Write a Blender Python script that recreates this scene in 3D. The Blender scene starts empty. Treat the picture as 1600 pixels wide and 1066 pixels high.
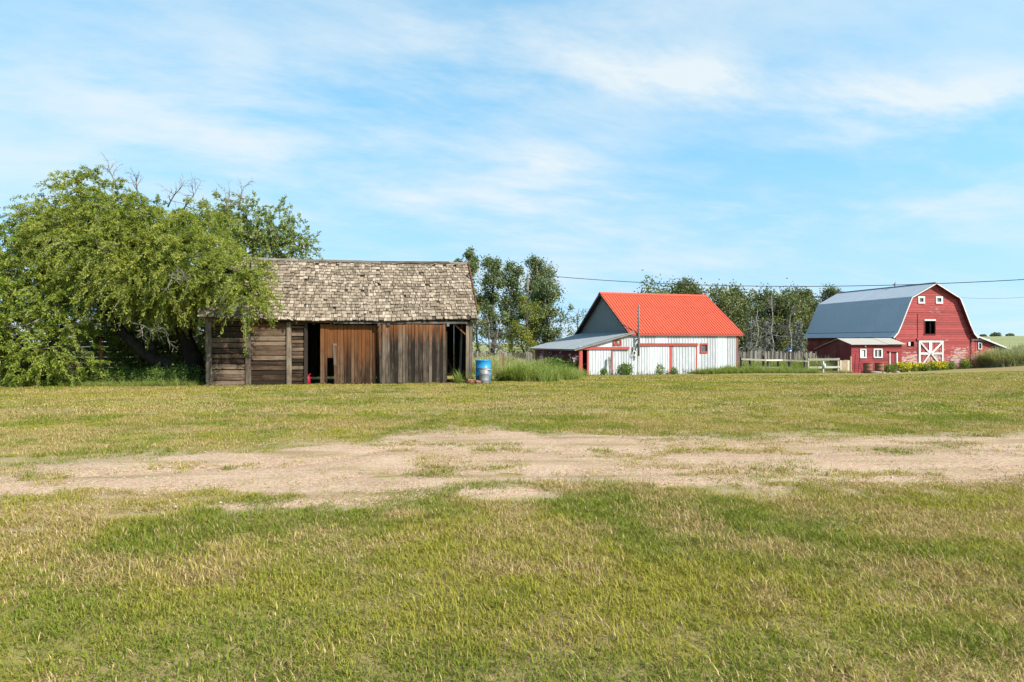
import bpy, math, random
import numpy as np
from mathutils import Vector, Matrix

random.seed(7)
RNG = np.random.default_rng(11)
SC = bpy.context.scene
COL = SC.collection
R = math.radians

# ------------------------------------------------------------------ camera, sky, sun, exposure
EYE = 1.6
FPX = 1067.0            # focal length in photograph pixels (1600 wide)
cam_d = bpy.data.cameras.new('camera')
cam_d.sensor_width = 36.0
cam_d.lens = 36.0 * FPX / 1600.0
cam_d.clip_start = 0.1
cam_d.clip_end = 3000
cam_d.shift_y = 0.0012
cam = bpy.data.objects.new('camera', cam_d)
COL.objects.link(cam)
cam.location = (0, 0, EYE)
cam.rotation_euler = (R(90), 0, 0)
SC.camera = cam

TO_SUN = Vector((1.72, -1.32, 1.75)).normalized()
SUN_EL = math.asin(TO_SUN.z)
SUN_AZ = math.atan2(TO_SUN.x, TO_SUN.y)      # clockwise from +Y

world = bpy.data.worlds.new('World')
SC.world = world
world.use_nodes = True


def N(nt, kind, ins=None, **props):
    n = nt.nodes.new(kind)
    for k, v in props.items():
        setattr(n, k, v)
    for k, v in (ins or {}).items():
        s = n.inputs[k]
        if isinstance(v, bpy.types.NodeSocket):
            nt.links.new(v, s)
        else:
            s.default_value = v
    return n


def mth(nt, op, a, b=0.0, clamp=False):
    n = N(nt, 'ShaderNodeMath', {0: a, 1: b}, operation=op)
    n.use_clamp = clamp
    return n.outputs[0]


def mixc(nt, f, a, b, blend='MIX'):
    n = nt.nodes.new('ShaderNodeMix')
    n.data_type = 'RGBA'
    n.blend_type = blend
    for i, v in ((0, f), (6, a), (7, b)):
        if isinstance(v, bpy.types.NodeSocket):
            nt.links.new(v, n.inputs[i])
        else:
            if i and len(v) == 3:
                v = (*v, 1)
            n.inputs[i].default_value = v
    return n.outputs[2]


def rng(nt, v, a, b, c=0.0, d=1.0):
    n = N(nt, 'ShaderNodeMapRange', {0: v, 1: a, 2: b, 3: c, 4: d})
    n.interpolation_type = 'SMOOTHSTEP'
    return n.outputs[0]


def noise(nt, vec, scale, detail=4.0, rough=0.55, dist=0.0):
    ins = {'Scale': scale, 'Detail': detail, 'Roughness': rough, 'Distortion': dist}
    if vec is not None:
        ins['Vector'] = vec
    return N(nt, 'ShaderNodeTexNoise', ins).outputs[0]


def scaled(nt, vec, sc, loc=(0, 0, 0), rot=(0, 0, 0)):
    return N(nt, 'ShaderNodeMapping', {'Vector': vec, 'Scale': sc, 'Location': loc, 'Rotation': rot}).outputs[0]


world.cycles.sampling_method = 'MANUAL'
world.cycles.sample_map_resolution = 256
wt = world.node_tree
wt.nodes.clear()
sky = N(wt, 'ShaderNodeTexSky', sky_type='NISHITA')
sky.sun_disc = False
sky.sun_elevation = SUN_EL
sky.sun_rotation = SUN_AZ
sky.altitude = 500
sky.air_density = 1.0
sky.dust_density = 0.5
sky.ozone_density = 1.0
# thin cirrus over the whole sky: noise on a flat cloud layer high above the ground
tc = N(wt, 'ShaderNodeTexCoord').outputs['Generated']
sep = N(wt, 'ShaderNodeSeparateXYZ', {0: tc})
dx, dy, dz = sep.outputs
# the haze-free prairie sky is nearly even from zenith to horizon: look up the sky a little higher than the ray points
hi_ray = N(wt, 'ShaderNodeCombineXYZ', {0: dx, 1: dy, 2: mth(wt, 'ADD', mth(wt, 'MULTIPLY', mth(wt, 'MAXIMUM', dz, 0.0), 0.55), 0.42)}).outputs[0]
wt.links.new(N(wt, 'ShaderNodeVectorMath', {0: hi_ray}, operation='NORMALIZE').outputs[0], sky.inputs[0])
zz = mth(wt, 'ADD', mth(wt, 'MAXIMUM', dz, 0.0), 0.16)
layer = N(wt, 'ShaderNodeCombineXYZ', {0: mth(wt, 'DIVIDE', dx, zz), 1: mth(wt, 'DIVIDE', dy, zz), 2: 0.0}).outputs[0]
lay_s = scaled(wt, layer, (0.85, 1.0, 1.0), (3.1, 1.7, 0), (0, 0, R(-35)))
warp = N(wt, 'ShaderNodeTexNoise', {'Vector': lay_s, 'Scale': 0.8, 'Detail': 3.0}).outputs[1]
lay_w = N(wt, 'ShaderNodeVectorMath', {0: lay_s, 1: scaled(wt, warp, (0.45, 0.45, 0))}, operation='ADD').outputs[0]
c1 = noise(wt, lay_w, 1.0, 7.0, 0.52, 0.0)
c2 = noise(wt, scaled(wt, lay_w, (0.9, 1.7, 1), (7, 2, 0), (0, 0, R(50))), 3.0, 9.0, 0.66, 0.0)
cl = mth(wt, 'ADD', mth(wt, 'MULTIPLY', c1, 0.68), mth(wt, 'MULTIPLY', c2, 0.32))
wisp = rng(wt, cl, 0.38, 0.72, 0.0, 0.58)
haze_low = rng(wt, dz, 0.32, 0.0, 0.0, 0.40)          # more cloud in the line of sight low down
# a few denser drifts of the same cirrus, given by compass bearing and height above the horizon
az = mth(wt, 'ARCTAN2', dx, dy)
el = mth(wt, 'ARCSINE', dz)


def drift(a0, e0, sa, se, tilt=0.0):
    da = mth(wt, 'SUBTRACT', az, a0)
    de = mth(wt, 'SUBTRACT', mth(wt, 'SUBTRACT', el, e0), mth(wt, 'MULTIPLY', da, tilt))
    q = mth(wt, 'ADD', mth(wt, 'POWER', mth(wt, 'DIVIDE', mth(wt, 'ABSOLUTE', da), sa), 2.0),
            mth(wt, 'POWER', mth(wt, 'DIVIDE', mth(wt, 'ABSOLUTE', de), se), 2.0))
    return mth(wt, 'POWER', 2.718, mth(wt, 'MULTIPLY', q, -1.0))


acc = None
for a0, e0, sa, se, tilt, k in ((0.36, 0.325, 0.34, 0.042, -0.20, 1.05), (0.22, 0.36, 0.10, 0.030, -0.1, 0.5), (0.05, 0.25, 0.12, 0.035, 0.02, 0.6),
                                (-0.10, 0.36, 0.42, 0.10, 0.25, 0.55), (-0.42, 0.32, 0.3, 0.10, 0.1, 0.4), (0.45, 0.19, 0.4, 0.05, 0.02, 0.5),
                                (-0.05, 0.19, 0.3, 0.05, 0.0, 0.45), (0.62, 0.28, 0.2, 0.04, -0.1, 0.6), (2.2, 0.4, 0.6, 0.1, 0.1, 0.6), (-2.1, 0.35, 0.7, 0.1, -0.1, 0.6)):
    g = mth(wt, 'MULTIPLY', drift(a0, e0, sa, se, tilt), k)
    acc = g if acc is None else mth(wt, 'ADD', acc, g)
puff = mth(wt, 'MULTIPLY', acc, rng(wt, cl, 0.36, 0.62, 0.05, 0.80))
cover = mth(wt, 'ADD', mth(wt, 'ADD', wisp, puff), haze_low, True)
cover = mth(wt, 'MULTIPLY', cover, 0.92)
cloud_col = (3.95, 4.35, 4.55, 1)
tint = mixc(wt, 1.0, sky.outputs[0], (1.34, 1.93, 1.66), 'MULTIPLY')
skycol = mixc(wt, cover, tint, cloud_col)
bg = N(wt, 'ShaderNodeBackground', {'Color': skycol, 'Strength': 0.13})
N(wt, 'ShaderNodeOutputWorld', {'Surface': bg.outputs[0]})

sun_d = bpy.data.lights.new('sun', 'SUN')
sun_d.energy = 5.0
sun_d.angle = R(0.55)
sun_d.color = (1.0, 0.93, 0.82)
sun = bpy.data.objects.new('sun', sun_d)
COL.objects.link(sun)
sun.rotation_euler = TO_SUN.to_track_quat('Z', 'Y').to_euler()
sun.location = (30, -30, 40)

cy = SC.cycles
cy.max_bounces = 5
cy.diffuse_bounces = 3
cy.glossy_bounces = 2
cy.transmission_bounces = 2
cy.transparent_max_bounces = 4
cy.use_adaptive_sampling = True
cy.adaptive_threshold = 0.02
cy.use_denoising = True
cy.caustics_reflective = False
cy.caustics_refractive = False

vs = SC.view_settings
vs.view_transform = 'Standard'
vs.look = 'None'
vs.exposure = 0.72
vs.gamma = 1.0
vs.use_curve_mapping = False


# ------------------------------------------------------------------ small helpers
def at(px, py, D):
    """point seen at a photograph pixel, at distance D in front of the camera"""
    return Vector(((px - 800) / FPX * D, D, EYE + (535 - py) / FPX * D))


def tag(o, label=None, cat=None, group=None, kind=None):
    if label: o['label'] = label
    if cat: o['category'] = cat
    if group: o['group'] = group
    if kind: o['kind'] = kind
    return o


def thing(name, label, cat, loc, rz=0.0, group=None):
    o = bpy.data.objects.new(name, None)
    COL.objects.link(o)
    o.location = loc
    o.rotation_euler = (0, 0, rz)
    o.empty_display_size = 0.3
    return tag(o, label, cat, group)


def node(name, parent, loc=(0, 0, 0)):
    o = bpy.data.objects.new(name, None)
    COL.objects.link(o)
    o.parent = parent
    o.location = loc
    return o


def link(name, me, parent=None, loc=(0, 0, 0), rot=(0, 0, 0), scale=(1, 1, 1)):
    o = bpy.data.objects.new(name, me)
    COL.objects.link(o)
    o.parent = parent
    o.location = loc
    o.rotation_euler = rot
    o.scale = scale
    return o


def mesh(name, V, F, m, smooth=False):
    me = bpy.data.meshes.new(name)
    me.from_pydata([tuple(v) for v in V], [], [tuple(f) for f in F])
    if m is not None:
        me.materials.append(m)
    if smooth:
        me.polygons.foreach_set('use_smooth', [True] * len(me.polygons))
    me.update()
    return me


def quadmesh(name, V, nq, m, face_attr=None):
    """nq separate quads, V is (nq*4, 3)"""
    me = bpy.data.meshes.new(name)
    V = np.asarray(V, dtype=np.float32)
    me.vertices.add(len(V))
    me.vertices.foreach_set('co', V.ravel())
    me.loops.add(nq * 4)
    me.loops.foreach_set('vertex_index', np.arange(nq * 4, dtype=np.int32))
    me.polygons.add(nq)
    me.polygons.foreach_set('loop_start', np.arange(0, nq * 4, 4, dtype=np.int32))
    me.polygons.foreach_set('loop_total', np.full(nq, 4, dtype=np.int32))
    if face_attr is not None:
        a = me.attributes.new('v', 'FLOAT', 'FACE')
        a.data.foreach_set('value', np.asarray(face_attr, dtype=np.float32))
    me.materials.append(m)
    me.update(calc_edges=True)
    return me


BOXF = [(0, 3, 2, 1), (4, 5, 6, 7), (0, 1, 5, 4), (1, 2, 6, 5), (2, 3, 7, 6), (3, 0, 4, 7)]
BOXV = [(-.5, -.5, -.5), (.5, -.5, -.5), (.5, .5, -.5), (-.5, .5, -.5), (-.5, -.5, .5), (.5, -.5, .5), (.5, .5, .5), (-.5, .5, .5)]
_cube = {}


def box(name, parent, x0, x1, y0, y1, z0, z1, m, rot=(0, 0, 0)):
    """a box piece; alike pieces share one unit mesh per material"""
    if m.name not in _cube:
        _cube[m.name] = mesh('piece_' + m.name, BOXV, BOXF, m)
    return link(name, _cube[m.name], parent, ((x0 + x1) / 2, (y0 + y1) / 2, (z0 + z1) / 2), rot,
                (abs(x1 - x0), abs(y1 - y0), abs(z1 - z0)))


def prism_xz(name, parent, pts, y0, y1, m):
    n = len(pts)
    V = [(x, y0, z) for x, z in pts] + [(x, y1, z) for x, z in pts]
    F = [tuple(range(n)), tuple(range(2 * n - 1, n - 1, -1))]
    F += [(i, n + i, n + (i + 1) % n, (i + 1) % n) for i in range(n)]
    return link(name, fixn(mesh(name, V, F, m)), parent)


def prism_yz(name, parent, pts, x0, x1, m):
    n = len(pts)
    V = [(x0, y, z) for y, z in pts] + [(x1, y, z) for y, z in pts]
    F = [tuple(range(n)), tuple(range(2 * n - 1, n - 1, -1))]
    F += [(i, n + i, n + (i + 1) % n, (i + 1) % n) for i in range(n)]
    return link(name, fixn(mesh(name, V, F, m)), parent)


def fixn(me):
    import bmesh
    b = bmesh.new()
    b.from_mesh(me)
    bmesh.ops.recalc_face_normals(b, faces=b.faces)
    b.to_mesh(me)
    b.free()
    return me


def beam(name, parent, p, q, w, d, m, up=(0, 0, 1)):
    """square bar from p to q, w wide across and d deep along 'up'"""
    p, q = Vector(p), Vector(q)
    t = (q - p).normalized()
    s = t.cross(Vector(up))
    if s.length < 1e-4:
        s = t.cross(Vector((0, 1, 0)))
    s.normalize()
    u = s.cross(t).normalized()
    V = []
    for e in (p, q):
        for a, b in ((-1, -1), (1, -1), (1, 1), (-1, 1)):
            V.append(e + s * (a * w / 2) + u * (b * d / 2))
    F = [(0, 1, 2, 3), (7, 6, 5, 4), (0, 4, 5, 1), (1, 5, 6, 2), (2, 6, 7, 3), (3, 7, 4, 0)]
    return link(name, fixn(mesh(name, V, F, m)), parent)


def tube_geo(pts, rad, sides=7, off=0):
    pts = [Vector(p) for p in pts]
    V, F = [], []
    for i, p in enumerate(pts):
        t = (pts[min(i + 1, len(pts) - 1)] - pts[max(i - 1, 0)]).normalized()
        a = t.orthogonal().normalized() if i == 0 else (a - t * a.dot(t)).normalized()
        b = t.cross(a)
        for k in range(sides):
            g = 2 * math.pi * k / sides
            V.append(p + (a * math.cos(g) + b * math.sin(g)) * rad[i])
    for i in range(len(pts) - 1):
        for k in range(sides):
            k2 = (k + 1) % sides
            F.append((off + i * sides + k, off + i * sides + k2, off + (i + 1) * sides + k2, off + (i + 1) * sides + k))
    F.append(tuple(off + k for k in range(sides))[::-1])
    F.append(tuple(off + (len(pts) - 1) * sides + k for k in range(sides)))
    return V, F


class Tubes:
    def __init__(s): s.V, s.F = [], []

    def add(s, pts, rad, sides=6):
        v, f = tube_geo(pts, rad, sides, len(s.V))
        s.V += v
        s.F += f

    def build(s, name, m, parent=None, smooth=True):
        return link(name, mesh(name, s.V, s.F, m, smooth), parent)


def lathe(name, parent, prof, m, sides=24, loc=(0, 0, 0), rot=(0, 0, 0)):
    V, F = [], []
    for r, z in prof:
        for k in range(sides):
            g = 2 * math.pi * k / sides
            V.append((r * math.cos(g), r * math.sin(g), z))
    for i in range(len(prof) - 1):
        for k in range(sides):
            k2 = (k + 1) % sides
            F.append((i * sides + k, i * sides + k2, (i + 1) * sides + k2, (i + 1) * sides + k))
    me = mesh(name, V, F, m, True)
    return link(name, me, parent, loc, rot)


# value noise for layouts
def vn(x, y, seed=0):
    x = np.asarray(x, float); y = np.asarray(y, float)
    xi, yi = np.floor(x).astype(np.int64), np.floor(y).astype(np.int64)
    xf, yf = x - xi, y - yi
    xf = xf * xf * (3 - 2 * xf); yf = yf * yf * (3 - 2 * yf)

    def h(a, b):
        n = (a * 374761393 + b * 668265263 + seed * 974634777) & 0x7fffffff
        n = ((n ^ (n >> 13)) * 1274126177) & 0x7fffffff
        return ((n ^ (n >> 16)) & 0xffff) / 65535.0
    return (h(xi, yi) * (1 - xf) + h(xi + 1, yi) * xf) * (1 - yf) + (h(xi, yi + 1) * (1 - xf) + h(xi + 1, yi + 1) * xf) * yf


def fbm(x, y, seed=0, oct=4):
    s, a, t = 0.0, 1.0, 0.0
    for o in range(oct):
        s = s + a * vn(np.asarray(x) * 2 ** o, np.asarray(y) * 2 ** o, seed + o)
        t += a
        a *= 0.5
    return s / t


def sstep(a, b, x):
    t = np.clip((np.asarray(x, float) - a) / (b - a), 0, 1)
    return t * t * (3 - 2 * t)


# ------------------------------------------------------------------ materials
def mat(name):
    m = bpy.data.materials.new(name)
    m.use_nodes = True
    nt = m.node_tree
    b = nt.nodes['Principled BSDF']
    return m, nt, b


def setb(nt, b, **k):
    for kk, v in k.items():
        s = b.inputs[kk.replace('_', ' ')]
        if isinstance(v, bpy.types.NodeSocket):
            nt.links.new(v, s)
        else:
            s.default_value = (*v, 1) if isinstance(v, tuple) and len(v) == 3 else v


def bump(nt, b, h, strength=0.4, dist=0.02):
    n = N(nt, 'ShaderNodeBump', {'Height': h, 'Strength': strength, 'Distance': dist})
    nt.links.new(n.outputs[0], b.inputs['Normal'])


def pos(nt): return N(nt, 'ShaderNodeNewGeometry').outputs['Position']


def orand(nt): return N(nt, 'ShaderNodeObjectInfo').outputs['Random']


def shifted(nt):
    """position, moved by a random amount for each piece so that no two boards share their grain"""
    r = orand(nt)
    off = N(nt, 'ShaderNodeCombineXYZ', {0: mth(nt, 'MULTIPLY', r, 37.0), 1: mth(nt, 'MULTIPLY', r, 17.0), 2: mth(nt, 'MULTIPLY', r, 29.0)}).outputs[0]
    return N(nt, 'ShaderNodeVectorMath', {0: pos(nt), 1: off}, operation='ADD').outputs[0]


def wood(name, dark, mid, light, grain='v', fresh=None, fresh_z=(1.2, 2.6), rough=0.9, knots=True, streak=0.5):
    m, nt, b = mat(name)
    p = shifted(nt)
    sc = {'v': (22, 22, 0.9), 'h': (0.9, 0.9, 26), 'y': (22, 0.9, 22)}[grain]
    g = noise(nt, scaled(nt, p, sc), 1.6, 6, 0.65, 0.3)
    blot = noise(nt, p, 2.3, 5, 0.6)
    r = orand(nt)
    t = mth(nt, 'ADD', mth(nt, 'MULTIPLY', g, 0.75), mth(nt, 'MULTIPLY', mth(nt, 'SUBTRACT', r, 0.5), streak))
    t = mth(nt, 'ADD', t, mth(nt, 'MULTIPLY', mth(nt, 'SUBTRACT', blot, 0.5), 0.5))
    c = mixc(nt, rng(nt, t, 0.22, 0.40), dark, mid)
    c = mixc(nt, rng(nt, t, 0.40, 0.64), c, light)
    crack = noise(nt, scaled(nt, p, tuple(q * (2.6 if q > 2 else 0.7) for q in sc)), 1.0, 4, 0.7)
    c = mixc(nt, rng(nt, crack, 0.38, 0.46, 0.8, 0.0), c, tuple(q * 0.35 for q in dark))
    if fresh:
        z = N(nt, 'ShaderNodeSeparateXYZ', {0: pos(nt)}).outputs[2]
        k = rng(nt, mth(nt, 'ADD', z, mth(nt, 'MULTIPLY', mth(nt, 'SUBTRACT', noise(nt, scaled(nt, p, (9, 9, 0.8)), 1.0, 4), 0.5), 2.6)), fresh_z[0], fresh_z[1])
        c = mixc(nt, mth(nt, 'MULTIPLY', k, 0.85), c, mixc(nt, g, (fresh[0] * .45, fresh[1] * .4, fresh[2] * .4), (fresh[0] * 1.5, fresh[1] * 1.5, fresh[2] * 1.4)))
    if knots:
        kn = N(nt, 'ShaderNodeTexVoronoi', {'Vector': scaled(nt, p, {'v': (6, 6, 2.2), 'h': (2.2, 2.2, 6), 'y': (6, 2.2, 6)}[grain]), 'Scale': 1.0}).outputs[0]
        c = mixc(nt, rng(nt, kn, 0.02, 0.10, 0.75, 0.0), c, (dark[0] * .4, dark[1] * .4, dark[2] * .4))
    setb(nt, b, Base_Color=c, Roughness=rough)
    b.inputs['Specular IOR Level'].default_value = 0.15
    bump(nt, b, g, 0.6, 0.012)
    return m


def paint(name, base, under, worn=0.5, grain='h', rough=0.7, dirt=(0.2, 0.17, 0.13), low=None):
    """paint over boards, flaking to the primer or wood beneath; low = (z0, z1): more worn near the ground"""
    m, nt, b = mat(name)
    p = shifted(nt)
    sc = {'h': (1.2, 1.2, 14), 'v': (14, 14, 1.0)}[grain]
    g = noise(nt, scaled(nt, p, sc), 1.4, 6, 0.6, 0.3)
    fl = noise(nt, scaled(nt, p, {'h': (1.3, 1.3, 5), 'v': (5, 5, 1.3)}[grain]), 1.5, 8, 0.7)
    big = noise(nt, pos(nt), 0.5, 3)
    v = mth(nt, 'ADD', mth(nt, 'MULTIPLY', fl, 0.65), mth(nt, 'MULTIPLY', big, 0.35))
    if low:
        z = N(nt, 'ShaderNodeSeparateXYZ', {0: pos(nt)}).outputs[2]
        v = mth(nt, 'ADD', v, rng(nt, z, low[1], low[0], 0, 0.13))
    t = mth(nt, 'ADD', mth(nt, 'MULTIPLY', g, 0.7), mth(nt, 'MULTIPLY', orand(nt), 0.3))
    lo = tuple(x * 0.72 for x in base)
    hi = tuple(min(0.9, x * 1.22) for x in base)
    c = mixc(nt, rng(nt, t, 0.25, 0.7), lo, hi)
    c = mixc(nt, rng(nt, big, 0.52, 0.75, 0, 0.35), c, dirt)
    th = 0.86 - 0.36 * worn
    c = mixc(nt, rng(nt, v, th, th + 0.03, 0, 0.85), c, under)
    setb(nt, b, Base_Color=c, Roughness=rough)
    b.inputs['Specular IOR Level'].default_value = 0.25
    bump(nt, b, g, 0.35, 0.01)
    return m


def metal(name, col, rough=0.45, metallic=0.6, rust=0.0, rustcol=(0.2, 0.09, 0.04), var=0.25):
    m, nt, b = mat(name)
    p = shifted(nt)
    n1 = noise(nt, p, 1.2, 5, 0.6)
    n2 = noise(nt, scaled(nt, p, (7, 7, 0.7)), 1.0, 5)
    c = mixc(nt, n1, tuple(x * (1 - var) for x in col), tuple(min(0.95, x * (1 + var)) for x in col))
    c = mixc(nt, rng(nt, n2, 0.45, 0.75, 0, 1.6 * var), c, tuple(min(.95, x * .6 + .07) for x in col))
    c = mixc(nt, mth(nt, 'MULTIPLY', orand(nt), 0.25), c, tuple(x * 0.75 for x in col))
    k = 0.0
    if rust:
        k = rng(nt, mth(nt, 'ADD', mth(nt, 'MULTIPLY', n1, .5), mth(nt, 'MULTIPLY', n2, .5)), 0.75 - 0.4 * rust, 0.85 - 0.4 * rust)
        c = mixc(nt, k, c, rustcol)
    setb(nt, b, Base_Color=c, Metallic=metallic, Roughness=mth(nt, 'ADD', rough - 0.1, mth(nt, 'MULTIPLY', n1, 0.25)))
    bump(nt, b, n2, 0.12, 0.01)
    return m


def leafy(name, cols, transl=0.35, patch=None):
    m, nt, b = mat(name)
    v = N(nt, 'ShaderNodeAttribute', attribute_name='v').outputs['Fac']
    c = mixc(nt, rng(nt, v, 0.0, 0.5), cols[0], cols[1])
    c = mixc(nt, rng(nt, v, 0.55, 1.0), c, cols[2])
    n = noise(nt, pos(nt), 0.9, 3)
    c = mixc(nt, rng(nt, n, 0.4, 0.7, 0, 0.55), c, cols[2])
    setb(nt, b, Base_Color=c, Roughness=0.6)
    b.inputs['Specular IOR Level'].default_value = 0.25
    tr = N(nt, 'ShaderNodeBsdfTranslucent', {'Color': mixc(nt, 1.0, c, (1.2, 1.15, 0.5), 'MULTIPLY')})
    mx = N(nt, 'ShaderNodeMixShader', {0: transl, 1: b.outputs[0], 2: tr.outputs[0]})
    nt.links.new(mx.outputs[0], nt.nodes['Material Output'].inputs[0])
    return m


def plain(name, col, rough=0.8, var=0.2, scale=6.0, spec=0.2):
    m, nt, b = mat(name)
    n = noise(nt, shifted(nt), scale, 5, 0.6)
    c = mixc(nt, n, tuple(x * (1 - var) for x in col), tuple(min(0.95, x * (1 + var)) for x in col))
    setb(nt, b, Base_Color=c, Roughness=rough)
    b.inputs['Specular IOR Level'].default_value = spec
    bump(nt, b, n, 0.2, 0.01)
    return m


def dryness(nt):
    """0 = lush, 1 = dried out; shared by the lawn's soil and every blade growing on it"""
    p = pos(nt)
    flat = scaled(nt, p, (1, 1, 0))
    a = noise(nt, flat, 0.42, 5, 0.62, 0.4)
    c = noise(nt, scaled(nt, flat, (1, 1, 1), (40, 11, 0)), 0.085, 3, 0.5)
    d = noise(nt, scaled(nt, flat, (0.16, 1.3, 1), (0, 0, 0), (0, 0, R(-14))), 0.7, 3)
    y = N(nt, 'ShaderNodeSeparateXYZ', {0: p}).outputs[1]
    s = mth(nt, 'ADD', mth(nt, 'ADD', mth(nt, 'MULTIPLY', a, 0.55), mth(nt, 'MULTIPLY', c, 0.25)), mth(nt, 'MULTIPLY', d, 0.22))
    return rng(nt, s, 0.41, 0.62)


M = {}
M['plank_h'] = wood('weathered_plank', (0.030, 0.019, 0.012), (0.106, 0.066, 0.042), (0.215, 0.152, 0.108), 'h', fresh=(0.24, 0.085, 0.025), fresh_z=(2.15, 3.0))
M['post'] = wood('weathered_post', (0.035, 0.027, 0.02), (0.12, 0.09, 0.066), (0.24, 0.19, 0.14), 'v', fresh=(0.2, 0.08, 0.03), fresh_z=(2.2, 3.3))
M['door_orange'] = wood('brown_door_plank', (0.026, 0.016, 0.010), (0.076, 0.042, 0.023), (0.145, 0.088, 0.053), 'v', fresh=(0.155, 0.056, 0.017), fresh_z=(0.3, 2.2))
M['door_dark'] = wood('grey_door_plank', (0.020, 0.015, 0.011), (0.066, 0.049, 0.036), (0.155, 0.12, 0.088), 'v', fresh=(0.22, 0.082, 0.028), fresh_z=(1.35, 2.7))
M['brace'] = wood('orange_brace', (0.1, 0.045, 0.02), (0.25, 0.11, 0.05), (0.36, 0.19, 0.1), 'h', knots=False)
M['beam_grey'] = wood('grey_beam', (0.05, 0.047, 0.043), (0.13, 0.125, 0.115), (0.24, 0.23, 0.21), 'h', knots=False)
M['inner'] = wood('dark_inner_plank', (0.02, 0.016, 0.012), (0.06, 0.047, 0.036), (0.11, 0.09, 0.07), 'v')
M['fence'] = wood('grey_fence_board', (0.06, 0.054, 0.046), (0.14, 0.128, 0.11), (0.24, 0.22, 0.19), 'v', streak=0.9)
M['rail_dark'] = wood('dark_rail', (0.05, 0.04, 0.032), (0.13, 0.11, 0.09), (0.24, 0.21, 0.17), 'h')
M['rail_pale'] = wood('pale_rail', (0.26, 0.23, 0.18), (0.45, 0.42, 0.34), (0.62, 0.58, 0.48), 'h', knots=False)
M['board_tan'] = wood('tan_board', (0.2, 0.145, 0.09), (0.36, 0.28, 0.19), (0.5, 0.41, 0.29), 'v')
M['pole'] = wood('utility_pole_wood', (0.12, 0.1, 0.085), (0.24, 0.215, 0.19), (0.36, 0.33, 0.29), 'v', knots=False)
M['white_v'] = paint('white_ribbed_siding', (0.465, 0.475, 0.488), (0.27, 0.265, 0.26), 0.45, 'v', dirt=(0.30, 0.31, 0.315))
M['slate'] = metal('galvanised_siding', (0.15, 0.172, 0.178), 0.6, 0.15)
M['trim_red'] = paint('red_trim', (0.34, 0.058, 0.045), (0.3, 0.18, 0.13), 0.3, 'v')
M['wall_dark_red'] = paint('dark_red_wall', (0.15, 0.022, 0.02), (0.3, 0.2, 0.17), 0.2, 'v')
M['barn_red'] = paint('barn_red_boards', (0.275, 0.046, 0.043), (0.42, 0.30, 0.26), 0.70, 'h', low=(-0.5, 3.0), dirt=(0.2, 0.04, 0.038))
M['coop_red'] = paint('coop_red_boards', (0.225, 0.030, 0.033), (0.32, 0.2, 0.17), 0.42, 'h', dirt=(0.17, 0.034, 0.032))
M['white_trim'] = paint('white_trim', (0.56, 0.55, 0.53), (0.42, 0.36, 0.3), 0.4, 'v', dirt=(0.5, 0.46, 0.4))
M['roof_red'] = metal('red_metal_roof', (0.54, 0.074, 0.027), 0.5, 0.0, var=0.16)
M['roof_steel'] = metal('galvanised_roof', (0.34, 0.37, 0.41), 0.5, 0.08, var=0.10)
M['roof_old_steel'] = metal('old_grey_roof', (0.215, 0.232, 0.245), 0.6, 0.05, 0.12, (0.2, 0.15, 0.11), var=0.16)
M['roof_pale'] = plain('pale_roll_roof', (0.33, 0.30, 0.265), 0.8, 0.2)
M['glass'], nt, b = mat('dusty_glass')
setb(nt, b, Base_Color=mixc(nt, noise(nt, pos(nt), 5.0), (0.03, 0.035, 0.04), (0.12, 0.13, 0.14)), Roughness=0.12)
M['dark'] = plain('dark_interior', (0.012, 0.011, 0.010), 0.95)
M['rust'] = metal('rusty_iron', (0.20, 0.085, 0.045), 0.8, 0.1, 0.4, (0.10, 0.04, 0.022))
M['rust_post'] = metal('rusty_orange_post', (0.38, 0.13, 0.03), 0.85, 0.0, 0.35, (0.12, 0.06, 0.03))
M['blue_drum'] = metal('blue_drum_paint', (0.012, 0.22, 0.46), 0.4, 0.0, 0.12, (0.16, 0.09, 0.06), 0.12)
M['can'] = metal('galvanised_can', (0.22, 0.215, 0.21), 0.55, 0.3, 0.35, (0.32, 0.25, 0.2))
M['mast'] = metal('grey_conduit', (0.14, 0.13, 0.125), 0.6, 0.3, 0.4, (0.1, 0.05, 0.03))
M['wire'] = plain('black_wire', (0.03, 0.03, 0.032), 0.6)
M['red_can'] = plain('red_plastic', (0.3, 0.01, 0.03), 0.4)
M['blue_sign'] = plain('blue_paint', (0.035, 0.075, 0.2), 0.5)
M['white_plastic'] = plain('white_plastic', (0.75, 0.74, 0.70), 0.5, 0.08)
M['bark'] = wood('dark_bark', (0.018, 0.014, 0.011), (0.055, 0.043, 0.034), (0.12, 0.10, 0.08), 'v', knots=False)
M['twig'] = wood('grey_twig', (0.10, 0.085, 0.066), (0.2, 0.175, 0.14), (0.3, 0.27, 0.22), 'v', knots=False)
M['bone'] = wood('bleached_dead_wood', (0.13, 0.12, 0.105), (0.25, 0.235, 0.21), (0.38, 0.36, 0.33), 'v', knots=False)
M['bark_pale'] = wood('pale_poplar_bark', (0.09, 0.08, 0.07), (0.22, 0.205, 0.18), (0.36, 0.34, 0.3), 'v', knots=False)
M['leaf_main'] = leafy('feathery_leaf', ((0.090, 0.128, 0.019), (0.205, 0.255, 0.035), (0.39, 0.40, 0.085)), 0.45)
M['leaf_back'] = leafy('round_leaf', ((0.095, 0.135, 0.030), (0.19, 0.24, 0.055), (0.34, 0.36, 0.14)), 0.4)
M['leaf_left'] = leafy('bright_leaf', ((0.095, 0.145, 0.020), (0.20, 0.265, 0.034), (0.35, 0.38, 0.075)), 0.45)
M['leaf_poplar'] = leafy('poplar_leaf', ((0.055, 0.082, 0.030), (0.115, 0.150, 0.058), (0.205, 0.235, 0.105)), 0.3)
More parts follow.
